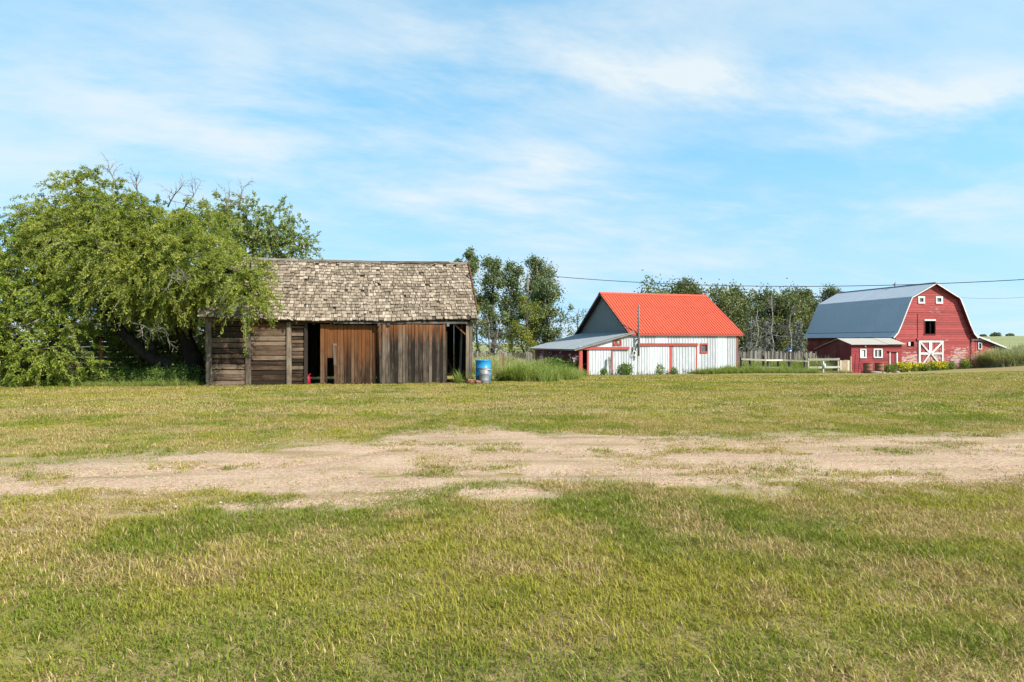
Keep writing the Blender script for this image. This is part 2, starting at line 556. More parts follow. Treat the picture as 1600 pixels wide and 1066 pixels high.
M['leaf_yellow'] = leafy('yellow_leaf', ((0.10, 0.13, 0.025), (0.21, 0.23, 0.04), (0.32, 0.32, 0.07)), 0.4)
M['leaf_far'] = leafy('far_leaf', ((0.048, 0.070, 0.024), (0.105, 0.130, 0.045), (0.20, 0.205, 0.090)), 0.28)
M['leaf_hill'] = leafy('hill_leaf', ((0.12, 0.125, 0.06), (0.18, 0.18, 0.09), (0.25, 0.24, 0.13)), 0.2)  # pale tone: distance haze put into the leaf colour
M['needle'] = leafy('grey_needles', ((0.07, 0.085, 0.07), (0.13, 0.14, 0.12), (0.28, 0.28, 0.26)), 0.15)
M['weed'] = leafy('weed_leaf', ((0.05, 0.10, 0.020), (0.11, 0.18, 0.034), (0.20, 0.27, 0.065)), 0.4)
M['yellow_bloom'] = plain('yellow_blossom', (0.75, 0.60, 0.02), 0.6, 0.25)
M['pink_bloom'] = plain('pink_thistle', (0.42, 0.27, 0.36), 0.8, 0.3)

# lawn blades
m, nt, b = mat('grass_blade')
c = N(nt, 'ShaderNodeAttribute', attribute_name='col').outputs['Color']      # each blade's own colour, green or dried
setb(nt, b, Base_Color=c, Roughness=0.65)
b.inputs['Specular IOR Level'].default_value = 0.2
tr = N(nt, 'ShaderNodeBsdfTranslucent', {'Color': mixc(nt, 1.0, c, (1.15, 1.1, 0.6), 'MULTIPLY')})
mx = N(nt, 'ShaderNodeMixShader', {0: 0.3, 1: b.outputs[0], 2: tr.outputs[0]})
nt.links.new(mx.outputs[0], nt.nodes['Material Output'].inputs[0])
M['blade'] = m
M['tall_green'] = leafy('tall_green_grass', ((0.10, 0.155, 0.025), (0.19, 0.255, 0.045), (0.33, 0.35, 0.11)), 0.35)
M['tall_silver'] = leafy('tall_silver_grass', ((0.15, 0.185, 0.09), (0.26, 0.29, 0.16), (0.42, 0.42, 0.28)), 0.35)
M['tall_pale'] = leafy('tall_pale_grass', ((0.18, 0.19, 0.07), (0.33, 0.325, 0.14), (0.48, 0.45, 0.24)), 0.35)

# lawn soil / far pasture
m, nt, b = mat('lawn_ground')
p = pos(nt)
d = dryness(nt)
xyz = N(nt, 'ShaderNodeSeparateXYZ', {0: p}).outputs
f1 = noise(nt, p, 9.0, 6, 0.7)
f2 = noise(nt, scaled(nt, p, (1, 1, 0)), 38.0, 4, 0.7)
gr = mixc(nt, f2, (0.130, 0.118, 0.030), (0.31, 0.275, 0.070))
th = mixc(nt, f2, (0.13, 0.095, 0.042), (0.38, 0.28, 0.135))
k = rng(nt, mth(nt, 'ADD', mth(nt, 'MULTIPLY', d, 0.6), mth(nt, 'MULTIPLY', f1, 0.45)), 0.12, 0.62)
c = mixc(nt, k, gr, th)
far = mixc(nt, noise(nt, scaled(nt, p, (0.3, 1, 1)), 0.045, 5, 0.6), (0.19, 0.20, 0.085), (0.30, 0.29, 0.14))  # far pasture colour, distance haze mixed in
c = mixc(nt, rng(nt, xyz[1], 85.0, 130.0), c, far)
setb(nt, b, Base_Color=c, Roughness=0.95)
b.inputs['Specular IOR Level'].default_value = 0.1
bump(nt, b, mth(nt, 'ADD', f1, mth(nt, 'MULTIPLY', f2, 0.6)), 0.6, 0.03)
M['lawn'] = m

m, nt, b = mat('gravel')
p = pos(nt)
flat = scaled(nt, p, (1, 1, 0))
vo = N(nt, 'ShaderNodeTexVoronoi', {'Vector': flat, 'Scale': 55.0})
n1 = noise(nt, flat, 0.9, 6, 0.65)
n2 = noise(nt, flat, 70.0, 3, 0.7)
n3 = noise(nt, scaled(nt, flat, (0.35, 1.6, 1)), 1.2, 4)
n4 = noise(nt, flat, 17.0, 6, 0.8)
c = mixc(nt, rng(nt, mth(nt, 'ADD', mth(nt, 'MULTIPLY', n2, 0.5), mth(nt, 'MULTIPLY', n4, 0.5)), 0.40, 0.60), (0.245, 0.145, 0.082), (0.66, 0.465, 0.318))
c = mixc(nt, rng(nt, n1, 0.42, 0.68, 0, 0.55), c, (0.58, 0.415, 0.288))
c = mixc(nt, rng(nt, n3, 0.48, 0.70, 0, 0.75), c, (0.27, 0.195, 0.088))
weedy = noise(nt, scaled(nt, flat, (0.55, 1.5, 1), (5, 3, 0)), 1.5, 6, 0.7)
c = mixc(nt, rng(nt, weedy, 0.60, 0.70, 0, 0.7), c, mixc(nt, n4, (0.11, 0.12, 0.026), (0.30, 0.26, 0.09)))
c = mixc(nt, 0.25, c, mixc(nt, 1.0, c, vo.outputs[1], 'MULTIPLY'))
e = N(nt, 'ShaderNodeAttribute', attribute_name='edge').outputs['Fac']
c = mixc(nt, rng(nt, mth(nt, 'ADD', e, mth(nt, 'MULTIPLY', mth(nt, 'SUBTRACT', n1, 0.5), 0.8)), 0.0, 0.5, 0.75, 0.0), c, mixc(nt, n2, (0.19, 0.15, 0.07), (0.34, 0.28, 0.14)))
setb(nt, b, Base_Color=c, Roughness=0.95)
b.inputs['Specular IOR Level'].default_value = 0.1
bump(nt, b, mth(nt, 'ADD', vo.outputs[0], n2), 0.7, 0.012)
M['gravel'] = m
M['pebble'] = plain('pebble', (0.36, 0.27, 0.20), 0.9, 0.5, 3.0)

# shingles: one look for the single pieces, the same one for the joined field
for nm, att in (('shingle_piece', False), ('shingle_field', True)):
    m, nt, b = mat(nm)
    r = N(nt, 'ShaderNodeAttribute', attribute_name='v').outputs['Fac'] if att else orand(nt)
    p = pos(nt)
    g = noise(nt, scaled(nt, p, (26, 3, 3)), 1.5, 5, 0.65)
    bl = noise(nt, p, 1.1, 4)
    t = mth(nt, 'ADD', mth(nt, 'MULTIPLY', r, 0.62), mth(nt, 'MULTIPLY', g, 0.38))
    c = mixc(nt, rng(nt, t, 0.12, 0.5), (0.118, 0.088, 0.061), (0.25, 0.192, 0.138))
    c = mixc(nt, rng(nt, t, 0.5, 0.9), c, (0.43, 0.345, 0.265))
    c = mixc(nt, rng(nt, bl, 0.45, 0.75, 0, 0.5), c, (0.165, 0.130, 0.092))
    setb(nt, b, Base_Color=c, Roughness=0.9)
    b.inputs['Specular IOR Level'].default_value = 0.12
    bump(nt, b, g, 0.5, 0.01)
    M[nm] = m

# ------------------------------------------------------------------ terrain
CP = np.array([(-6, 2, 0), (0, 2, 0), (6, 2, 0), (-10, 8, 0), (0, 8, 0), (10, 8, 0), (0, 14, 0), (-14, 15, 0), (14, 15, 0), (26, 16, .05),
               (-26, 26, .02), (-20, 26, 0), (-11, 25, 0), (-6, 26, 0), (-1.5, 27, 0), (8, 26, -.02), (20, 26, .0), (36, 28, .05), (-16, 12, 0),
               (4.4, 46.5, -.62), (8.5, 48, -.69), (16.8, 50.9, -.69), (5.5, 56.5, -.72), (14, 59, -.8), (-12, 45, -.35), (-30, 45, -.3), (0, 38, -.36), (-4, 55, -.5),
               (12, 38, -.4), (24, 42, -.5), (34, 46, -.38), (20, 53, -.78), (25, 57, -.98), (31, 60, -1.1), (36, 64, -1.05), (40.7, 65.5, -1.0), (45, 67, -.86), (49.5, 66, -.42), (56, 66, -.1),
               (44, 54, -.5), (60, 50, .1), (70, 75, .2), (38, 80, -1.1), (20, 64, -.85), (20, 80, -1), (0, 75, -.9), (-25, 70, -.7), (-60, 40, -.2), (-60, 90, -.8), (0, 110, -1), (50, 110, -.4), (95, 110, .4), (95, 40, .3), (-60, 2, 0), (80, 2, .2), (0, -20, 0), (-50, -30, 0), (60, -30, 0)], float)


def _tps(P, S=0.002):
    n = len(P)
    d = np.linalg.norm(P[:, None, :2] - P[None, :, :2], axis=2) / 30
    K = np.where(d > 0, d * d * np.log(d + 1e-12), 0) + np.eye(n) * S
    A = np.zeros((n + 3, n + 3))
    A[:n, :n] = K
    Q = np.c_[np.ones(n), P[:, :2] / 30]
    A[:n, n:] = Q
    A[n:, :n] = Q.T
    return np.linalg.solve(A, np.r_[P[:, 2], 0, 0, 0])


_W = _tps(CP)


def gz(x, y):
    x = np.asarray(x, float); y = np.asarray(y, float)
    sh = np.broadcast(x, y).shape
    xf, yf = np.broadcast_to(x, sh).ravel(), np.broadcast_to(y, sh).ravel()
    xc, yc = np.clip(xf, -60, 95), np.clip(yf, -30, 112)
    d = np.sqrt((xc[:, None] - CP[None, :, 0]) ** 2 + (yc[:, None] - CP[None, :, 1]) ** 2) / 30
    z = np.where(d > 0, d * d * np.log(d + 1e-12), 0) @ _W[:len(CP)] + _W[-3] + _W[-2] * xc / 30 + _W[-1] * yc / 30
    r = np.hypot(xf, yf)
    az = xf / np.maximum(yf, 1)
    hill = 0.2 + 2.3 * sstep(0.3, 0.85, az) + 1.2 * np.sin(xf / 90.0)
    crest = sstep(110, 300, r) - 0.9 * sstep(420, 900, r)
    z = np.where(yf > 0, z + hill * np.where(r > 110, crest, 0), z)
    z = z + 0.02 * (fbm(xf * .7, yf * .7, 5, 3) - .5) * (r < 60)
    return z.reshape(sh) if sh else float(z[0])


def gpt(x, y, dz=0.0): return Vector((x, y, float(gz(x, y)) + dz))


def axis(lo, hi, c0, c1, step, grow=1.12):
    a = list(np.arange(c0, c1, step))
    s, v = step, c1
    while v < hi:
        a.append(v); v += s; s *= grow
    a.append(hi)
    s, v = step, c0 - step
    pre = []
    while v > lo:
        pre.append(v); v -= s; s *= grow
    pre.append(lo)
    return np.array(pre[::-1] + a)


xs = axis(-900, 1200, -22, 55, 0.6)
ys = axis(-300, 1200, 0, 72, 0.6)
GX, GY = np.meshgrid(xs, ys)
GZ = gz(GX, GY)
nx, ny = len(xs), len(ys)
V = np.c_[GX.ravel(), GY.ravel(), GZ.ravel()]
idx = np.arange(nx * ny).reshape(ny, nx)
F = np.stack([idx[:-1, :-1], idx[:-1, 1:], idx[1:, 1:], idx[1:, :-1]], -1).reshape(-1, 4)
ground = link('ground', mesh('ground', V.tolist(), F.tolist(), M['lawn'], True))
tag(ground, 'patchy green and straw coloured lawn running out to the fields', 'lawn', kind='structure')

# gravel drive
NEAR = np.array([(-30, 3.2), (-9, 5.55), (-4.9, 6.2), (-2.6, 6.6), (0, 6.95), (1.4, 7.25), (2.8, 7.4), (5.5, 7.3), (12, 7.2), (40, 7.0)])
FAR = np.array([(-30, 4.6), (-9, 8.1), (-6.6, 8.85), (-5.2, 9.3), (-3.8, 10.0), (-2.5, 10.6), (-1.9, 12.2), (-1.1, 12.7), (-.2, 12.6), (.6, 11.6), (2.2, 11.6), (4.8, 11.6), (8.95, 11.9), (16, 12.6), (40, 13.5)])


def drive(x, y):
    """> 0 inside the drive, rising to 1 well inside"""
    n = np.interp(x, NEAR[:, 0], NEAR[:, 1])
    f = np.interp(x, FAR[:, 0], FAR[:, 1])
    j = (fbm(x * 1.3, y * 1.3, 3, 4) - .5) * 1.0
    return np.minimum((y - n) + j * .8, (f - y) + j * 1.6) + .25 * sstep(0, -4, x)


step = 0.085
dxs = np.arange(-16, 18, step)
dys = np.arange(3.6, 13.8, step)
DX, DY = np.meshgrid(dxs, dys)
DM = drive(DX, DY)
keep = DM[:-1, :-1] > -0.45
idx = np.arange(DX.size).reshape(DX.shape)
F = np.stack([idx[:-1, :-1], idx[:-1, 1:], idx[1:, 1:], idx[1:, :-1]], -1)[keep]
used = np.unique(F)
remap = np.full(DX.size, -1)
remap[used] = np.arange(len(used))
_dn = np.interp(DX, NEAR[:, 0], NEAR[:, 1]); _df = np.interp(DX, FAR[:, 0], FAR[:, 1])
_t = (DY - _dn) / (_df - _dn) + .05 * (fbm(DX * .35, DY * .2, 15, 2) - .5)
RUT = sum(np.exp(-((_t - q) / .06) ** 2) for q in (.24, .60)).ravel()[used]
DZ = gz(DX.ravel()[used], DY.ravel()[used]) + 0.004 + .022 * sstep(-.05, .7, DM.ravel()[used]) - .026 * RUT * sstep(.3, .9, DM.ravel()[used]) + 0.012 * sstep(.1, .6, DM.ravel()[used]) * (fbm(DX.ravel()[used] * 3, DY.ravel()[used] * 3, 9, 3) - .3)
me = mesh('gravel_drive', np.c_[DX.ravel()[used], DY.ravel()[used], DZ].tolist(), remap[F].tolist(), M['gravel'], True)
a = me.attributes.new('edge', 'FLOAT', 'POINT')
a.data.foreach_set('value', np.clip(DM.ravel()[used] / 0.5, -.2, 1).astype(np.float32))
tag(link('gravel_drive', me), 'pinkish tan gravel drive crossing the lawn', 'drive', kind='structure')


# ------------------------------------------------------------------ grass (geometry-node instances of small tufts)
def tuft_mesh(name, n, rad, h0, h1, w, lean, m, seed, seg=2):
    r = np.random.default_rng(seed)
    V, F, att = [], [], []
    for i in range(n):
        g = r.uniform(0, 2 * math.pi)
        q = rad * math.sqrt(r.uniform())
        bx, by = q * math.cos(g), q * math.sin(g)
        h = r.uniform(h0, h1)
        a = r.uniform(0, 2 * math.pi)
        l = abs(r.normal(0, lean)) + .15 * lean
        ww = w * r.uniform(.6, 1.2)
        dxn, dyn = math.cos(a), math.sin(a)
        sx, sy = -dyn * ww / 2, dxn * ww / 2
        val = r.uniform()
        o = len(V)
        for s in range(seg):
            t = s / seg
            off = l * h * t * t * 1.6 + l * h * t * .3
            zz_ = h * t * (1 - .45 * min(1, l) * t)
            tp = 1 - .35 * t
            V.append((bx + dxn * off - sx * tp, by + dyn * off - sy * tp, zz_))
            V.append((bx + dxn * off + sx * tp, by + dyn * off + sy * tp, zz_))
        off = l * h * 1.9
        V.append((bx + dxn * off, by + dyn * off, h * (1 - .45 * min(1, l))))
        for s in range(seg - 1):
            F.append((o + 2 * s, o + 2 * s + 1, o + 2 * s + 3, o + 2 * s + 2)); att.append(val)
        F.append((o + 2 * seg - 2, o + 2 * seg - 1, o + 2 * seg)); att.append(val)
    me = mesh(name, V, F, m)
    at_ = me.attributes.new('v', 'FLOAT', 'FACE')
    at_.data.foreach_set('value', np.array(att, np.float32))
    return me


def scatter(name, P, S, meshes, label=None, cat=None, tilt=0.0, extra=None):
    """instances of the given small meshes on points P with sizes S"""
    src = bpy.data.collections.new(name + '_source')
    for i, me in enumerate(meshes):
        src.objects.link(bpy.data.objects.new(name + '_source', me))
    n = len(P)
    me = bpy.data.meshes.new(name)
    me.vertices.add(n)
    me.vertices.foreach_set('co', np.asarray(P, np.float32).ravel())
    a = me.attributes.new('scl', 'FLOAT', 'POINT'); a.data.foreach_set('value', np.asarray(S, np.float32))
    rot = np.c_[RNG.normal(0, tilt, n), RNG.normal(0, tilt, n), RNG.uniform(0, 6.283, n)] if tilt else np.c_[np.zeros((n, 2)), RNG.uniform(0, 6.283, n)]
    a = me.attributes.new('rot', 'FLOAT_VECTOR', 'POINT'); a.data.foreach_set('vector', rot.astype(np.float32).ravel())
    a = me.attributes.new('pick', 'INT', 'POINT'); a.data.foreach_set('value', RNG.integers(0, len(meshes), n).astype(np.int32))
    for nm_, val in (extra or {}).items():
        a = me.attributes.new(nm_, 'FLOAT', 'POINT'); a.data.foreach_set('value', np.asarray(val, np.float32))
    for mm in meshes[:1]:
        me.materials.append(mm.materials[0])
    o = link(name, me)
    ng = bpy.data.node_groups.new(name, 'GeometryNodeTree')
    ng.interface.new_socket('Geometry', in_out='INPUT', socket_type='NodeSocketGeometry')
    ng.interface.new_socket('Geometry', in_out='OUTPUT', socket_type='NodeSocketGeometry')
    gi, go = ng.nodes.new('NodeGroupInput'), ng.nodes.new('NodeGroupOutput')
    ci = ng.nodes.new('GeometryNodeCollectionInfo')
    ci.inputs['Collection'].default_value = src
    ci.inputs['Separate Children'].default_value = True
    ci.inputs['Reset Children'].default_value = True
    ip = ng.nodes.new('GeometryNodeInstanceOnPoints')
    ip.inputs['Pick Instance'].default_value = True

    def named(nm, t):
        q = ng.nodes.new('GeometryNodeInputNamedAttribute'); q.data_type = t; q.inputs[0].default_value = nm
        return q.outputs[0]
    ng.links.new(gi.outputs[0], ip.inputs['Points'])
    ng.links.new(ci.outputs[0], ip.inputs['Instance'])
    ng.links.new(named('pick', 'INT'), ip.inputs['Instance Index'])
    ng.links.new(named('rot', 'FLOAT_VECTOR'), ip.inputs['Rotation'])
    ng.links.new(named('scl', 'FLOAT'), ip.inputs['Scale'])
    last = ip.outputs[0]
    for nm_ in (extra or {}):          # each instance carries its point's values
        st_ = ng.nodes.new('GeometryNodeStoreNamedAttribute')
        st_.domain = 'INSTANCE'
        st_.inputs['Name'].default_value = nm_
        ng.links.new(last, st_.inputs['Geometry'])
        ng.links.new(named(nm_, 'FLOAT'), st_.inputs['Value'])
        last = st_.outputs[0]
    ng.links.new(last, go.inputs[0])
    o.modifiers.new('grow', 'NODES').node_group = ng
    return tag(o, label, cat, kind='stuff')


# places where no lawn grows: floor plans (origin x, y, angle, x0, x1, y0, y1)
PLANS = [(-11.2, 25.0, R(11), -.1, 9.9, -.05, 6.3), (8.5, 48, R(19.2), -4.3, 8.9, 0, 9.1), (40.7, 66, R(12), -4.6, 4.6, 0, 13.5), (29.8, 60, R(12), 0, 5.2, 0, 5)]


def inside_plan(x, y):
    bad = np.zeros(len(x), bool)
    for ox, oy, a_, x0, x1, y0, y1 in PLANS:
        u = (x - ox) * math.cos(a_) + (y - oy) * math.sin(a_)
        w = -(x - ox) * math.sin(a_) + (y - oy) * math.cos(a_)
        bad |= (u > x0) & (u < x1) & (w > y0) & (w < y1)
    return bad


def lawn_state(x, y):
    """how dry (0-1) and how lush (0-1) the lawn is at a spot: metre-wide patches, broader drifts, mowing streaks"""
    a = fbm(x * 1.9, y * 1.9, 81, 5)
    b_ = fbm(x * .22 + 9, y * .22, 91, 3)
    c_ = fbm((x * .97 + y * .24) * .16, (y * .97 - x * .24) * 1.1, 95, 3)
    wc = .22 + .14 * sstep(12, 17, y)
    dd = (.84 - wc) * a + .16 * b_ + wc * c_
    dry = np.clip(sstep(.40, .60, dd) * .66 + .10 - .12 * sstep(11, 16, y), .05, .97)
    lush = np.clip(sstep(.58, .40, .6 * fbm(x * .7 + 4, y * .7, 97, 4) + .4 * dd) + RNG.normal(0, .12, len(x)), 0, 1)
    return {'dry': dry, 'lush': lush}


def lawn(label, y0, y1, tufts, per, rad, h0, h1, w, lean, fold, margin=2.0, aw=.78):
    """real blades of grass between two distances from the camera, gathered in tufts of 'per' blades"""
    A = (aw * (y1 + y0) + 2 * margin) * (y1 - y0)
    n = int(A * tufts)
    y = np.sqrt(RNG.uniform(y0 * y0, y1 * y1, n))
    x = RNG.uniform(-1, 1, n) * (aw * y + margin)
    g = drive(x, y)
    patch = fbm(x * 1.1, y * 1.6, 21, 4)
    on = sstep(0.25, -0.30, g + .12 + (fbm(x * 3, y * 3, 61, 3) - .5) * 1.4) + sstep(0.54, 0.63, patch + .08 * sstep(1.6, .2, g) - .09 * sstep(-1, -4, x)) * 0.9 + .03
    clump = fbm(x * 2.2, y * 2.2, 33, 3)
    k = (RNG.uniform(size=n) < on * (0.5 + 0.8 * clump)) & ~inside_plan(x, y)
    x, y = x[k], y[k]
    g = drive(x, y)
    s = (0.55 + 0.9 * fbm(x * .8, y * .8, 55, 3)) * RNG.uniform(.7, 1.25, len(x)) * np.where(g > .1, .8, 1)
    z = gz(x, y) - .004 + .022 * sstep(-.05, .7, g)
    E = lawn_state(x, y)
    # blades
    rep_ = lambda q: np.repeat(q, per)
    m_ = len(x) * per
    s = s * np.where(RNG.uniform(size=len(s)) < .05, 1.5, 1)
    S = rep_(s)
    ang, q = RNG.uniform(0, 6.283, m_), rad * np.sqrt(RNG.uniform(size=m_))
    B = np.c_[rep_(x) + q * np.cos(ang), rep_(y) + q * np.sin(ang), rep_(z)]
    h = RNG.uniform(h0, h1, m_) * S
    l = np.abs(RNG.normal(0, lean, m_)) + .15
    a = RNG.uniform(0, 6.283, m_)
    d = np.c_[np.cos(a), np.sin(a), np.zeros(m_)]
    sd = np.c_[-np.sin(a), np.cos(a), np.zeros(m_)] * (w * RNG.uniform(.6, 1.25, m_))[:, None] / 2
    rise = 1 / np.sqrt(1 + .5 * l * l)
    up = np.c_[np.zeros((m_, 2)), h * rise]
    out = d * (h * l * rise)[:, None]
    tip = B + up + out * 1.15
    if fold:
        mid = B + up * .62 + out * .40
        V = np.stack([B, mid - sd, mid + sd, tip], 1).reshape(-1, 3)
        b_ = np.arange(m_) * 4
        F = np.stack([np.c_[b_, b_ + 2, b_ + 1], np.c_[b_ + 1, b_ + 2, b_ + 3]], 1).reshape(-1, 3)
        fp = 2
    else:
        V = np.stack([B - sd, B + sd, tip], 1).reshape(-1, 3)
        F = np.arange(m_ * 3).reshape(-1, 3)
        fp = 1
    v, v2 = RNG.uniform(size=m_), RNG.uniform(size=m_)
    L = np.clip(.65 * rep_(E['lush']) + .35 * v2, 0, 1)[:, None]
    gr = np.array([.325, .285, .036]) * (1 - L) + np.array([.130, .176, .015]) * L
    st = np.array([.30, .205, .085]) + (np.array([.60, .45, .215]) - np.array([.30, .205, .085])) * (v2 ** 1.8)[:, None]
    c = np.where((rep_(E['dry']) > v)[:, None], st, gr)
    c = np.repeat(c, fp, 0)
    me = bpy.data.meshes.new('lawn_grass')
    me.vertices.add(len(V)); me.vertices.foreach_set('co', V.astype(np.float32).ravel())
    me.loops.add(F.size); me.loops.foreach_set('vertex_index', F.astype(np.int32).ravel())
    me.polygons.add(len(F))
    me.polygons.foreach_set('loop_start', np.arange(0, F.size, 3, dtype=np.int32))
    me.polygons.foreach_set('loop_total', np.full(len(F), 3, dtype=np.int32))
    at_ = me.attributes.new('col', 'FLOAT_COLOR', 'FACE')
    at_.data.foreach_set('color', np.c_[c, np.ones(len(c))].astype(np.float32).ravel())
    me.materials.append(M['blade'])
    me.update()
    return tag(link('lawn_grass', me), label, 'grass', kind='stuff')


lawn('short mown grass of the near lawn, in front of the gravel drive', 2.5, 7.7, 560, 17, .085, .022, .066, .0056, 1.55, True, 1.2)
lawn('tufts of short grass along and on the gravel drive', 7.7, 15, 170, 17, .10, .022, .060, .011, 1.3, False, 1.5)
lawn('short mown grass between the gravel drive and the brown shed', 15, 29, 44, 18, .19, .022, .060, .022, .9, False)
lawn('short mown grass on the slope before the white barn', 29, 47, 7, 18, .45, .022, .060, .055, .9, False)

# loose stones on the drive
n = 26000
x, y = RNG.uniform(-11, 12, n), RNG.uniform(4.5, 13, n)
k = drive(x, y) > .05
x, y = x[k], y[k]
peb = []
for i in range(4):
    r_ = np.random.default_rng(i)
    ico = [(0, 0, .8), (.9, 0, .2), (.28, .85, .2), (-.72, .53, .2), (-.72, -.53, .2), (.28, -.85, .2), (0, 0, -.3)]
    vv = [tuple(np.array(q) * r_.uniform(.65, 1.25, 3)) for q in ico]
    ff = [(0, j, j % 5 + 1) for j in range(1, 6)] + [(6, j % 5 + 1, j) for j in range(1, 6)]
    peb.append(mesh('pebble', vv, ff, M['pebble']))
scatter('drive_pebbles', np.c_[x, y, gz(x, y) + .022], RNG.gamma(1.6, .0036, len(x)) + .003, peb, 'loose pebbles strewn over the gravel drive', 'pebbles')

# ------------------------------------------------------------------ the weathered shed
SH_O = gpt(-11.2, 25.0)
SHA = R(11)
SW = 9.79


def front_u(px, o=SH_O, ang=SHA, yl=0.0):
    """where along a front wall (local x) the bearing of pixel column px meets it"""
    k_ = (px - 800) / FPX
    ox, oy = o[0] - math.sin(ang) * yl, o[1] + math.cos(ang) * yl
    return (k_ * oy - ox) / (math.cos(ang) - k_ * math.sin(ang))


def front_z(px, py, o=SH_O, ang=SHA, yl=0.0):
    u = front_u(px, o, ang, yl)
    D = o[1] + math.sin(ang) * u + math.cos(ang) * yl
    return EYE + (535 - py) / FPX * D - o[2]


shed = thing('wooden_shed', 'weathered brown plank shed with a shaggy wood shingle roof', 'shed', SH_O, SHA)
EZ, RZ_, DEP = 2.74, 5.05, 6.0
U = lambda px: front_u(px)
Z = lambda px, py: front_z(px, py)
wall = node('front_wall', shed)
# the sided bay: four posts with level planks between them
for a0, a1 in ((322, 331), (383.5, 392), (448, 455.5), (475.5, 480.5)):
    box('post', shed, U(a0), U(a1), -.05, .10, -.05, 2.36, M['post'], (random.uniform(-.01, .01), random.uniform(-.012, .012), 0))
for a0, a1, n_, seed in ((331, 383.5, 12, 1), (392, 448, 13, 2), (455.5, 475.5, 17, 3)):
    z = .02
    h = 2.38 / n_
    for i in range(n_):
        hh = h * random.uniform(.9, 1.02)
        yy = random.uniform(-.012, .02)
        box('plank', wall, U(a0) + .004, U(a1) - .004, .0 + yy, .03 + yy, z, z + hh - random.uniform(.012, .034), M['plank_h'],
            (R(random.uniform(4, 10)), R(random.uniform(-.6, .6)), 0))
        z += h
# loose bright plank under the eave
box('plank', wall, U(398), U(447), -.035, -.006, 2.16, 2.30, M['brace'], (R(3), R(-2), 0))
# header above the doors, door track and its brackets
box('header_beam', shed, U(480.5), U(729), .0, .12, 2.33, 2.47, M['post'])
box('eave_blocking', shed, .0, SW, .015, .045, 2.475, 2.585, M['post'])  # added board closing the eave gap, keeps sun out of the interior
box('eave_blocking', shed, .0, SW, DEP - .045, DEP - .015, 2.475, 2.60, M['inner'])  # added at the back too, blocks light leaking in under the roof
box('top_plate', shed, -.05, U(480.5) - .01, .02, .14, 2.385, 2.47, M['post'])
box('door_track', shed, U(522), U(729), -.24, -.16, 2.31, 2.39, M['beam_grey'], (0, R(-.25), 0))
box('door_track', shed, U(485), U(524), -.10, -.05, 2.345, 2.375, M['rail_pale'], (0, R(.6), 0))
for px in (592, 607, 699):
    box('track_bracket', shed, U(px) - .05, U(px) + .05, -.27, -.02, 2.22, 2.36, M['beam_grey'])
# brown sliding door with a hole at its foot
d1 = node('sliding_door', shed)
hx0, hx1, hz = U(511.5), U(522), 0.98
x = U(500.5)
while x < U(603):
    w = random.uniform(.10, .17)
    x1 = min(x + w, U(603))
    if x1 > hx0 + .01 and x < hx0:
        x1 = hx0
    elif abs(x - hx0) < .01:
        x1 = hx1
    z0 = hz + random.uniform(-.04, .04) if abs(x - hx0) < .01 else random.uniform(.0, .06)
    yy = random.uniform(-.006, .006)
    box('plank', d1, x + .004, x1 - random.uniform(.004, .014), -.03 + yy, -.003 + yy, z0, 2.27 + random.uniform(-.02, .02), M['door_orange'], (0, R(random.uniform(-.25, .25)), 0))
    x = x1
for zc in (.35, 1.15, 2.0):
    if zc < .9:
        box('ledger', d1, U(524), U(602), .0, .03, zc - .07, zc + .07, M['inner'])
    else:
        box('ledger', d1, U(501), U(602), .0, .03, zc - .07, zc + .07, M['inner'])
box('door_plate', d1, U(520), U(526.5), -.06, -.035, 1.46, 1.56, M['rust'], (0, R(5), 0))
box('cross_strip', d1, U(521), U(525), -.055, -.034, .72, 1.5, M['post'], (0, R(-3), 0))
# grey sliding door, proud of the wall
d2 = node('sliding_door', shed)
x = U(593)
i = 0
while x < U(695.5):
    w = random.uniform(.10, .17)
    x1 = min(x + w, U(695.5))
    yy = random.uniform(-.008, .008)
    lean = R(-1.6) if i == 0 else R(random.uniform(-.3, .3))
    box('plank', d2, x + .004 - (.02 if i == 0 else 0), x1 - random.uniform(.003, .012), -.215 + yy, -.188 + yy, random.uniform(-.02, .06), 2.29 + random.uniform(-.02, .02), M['door_dark'], (0, lean, 0))
    x = x1
    i += 1
for zc in (.3, 1.2, 2.05):
    box('ledger', d2, U(595), U(694), -.182, -.152, zc - .07, zc + .07, M['inner'])
# right-hand bay: corner post, inner jamb and diagonal brace
for u0, u1 in ((U(728), U(732.5)), (U(733), U(738))):
    box('corner_post', shed, u0, u1, -.05, .10, -.04, 2.40, M['post'], (0, R(random.uniform(-.6, .6)), 0))
box('post', shed, U(694) + .02, U(697.5) + .03, .03, .12, 0, 2.33, M['post'])
beam('brace', shed, (U(709), .03, 2.33), (U(731), .03, 1.83), .05, .13, M['brace'], (0, 1, 0))
box('inner_post', shed, U(722), U(725), .7, .85, .0, 2.4, M['beam_grey'], (0, R(2), 0))
beam('leaning_plank', shed, (U(717), 1.0, .1), (U(705), 1.6, .9), .03, .12, M['inner'])
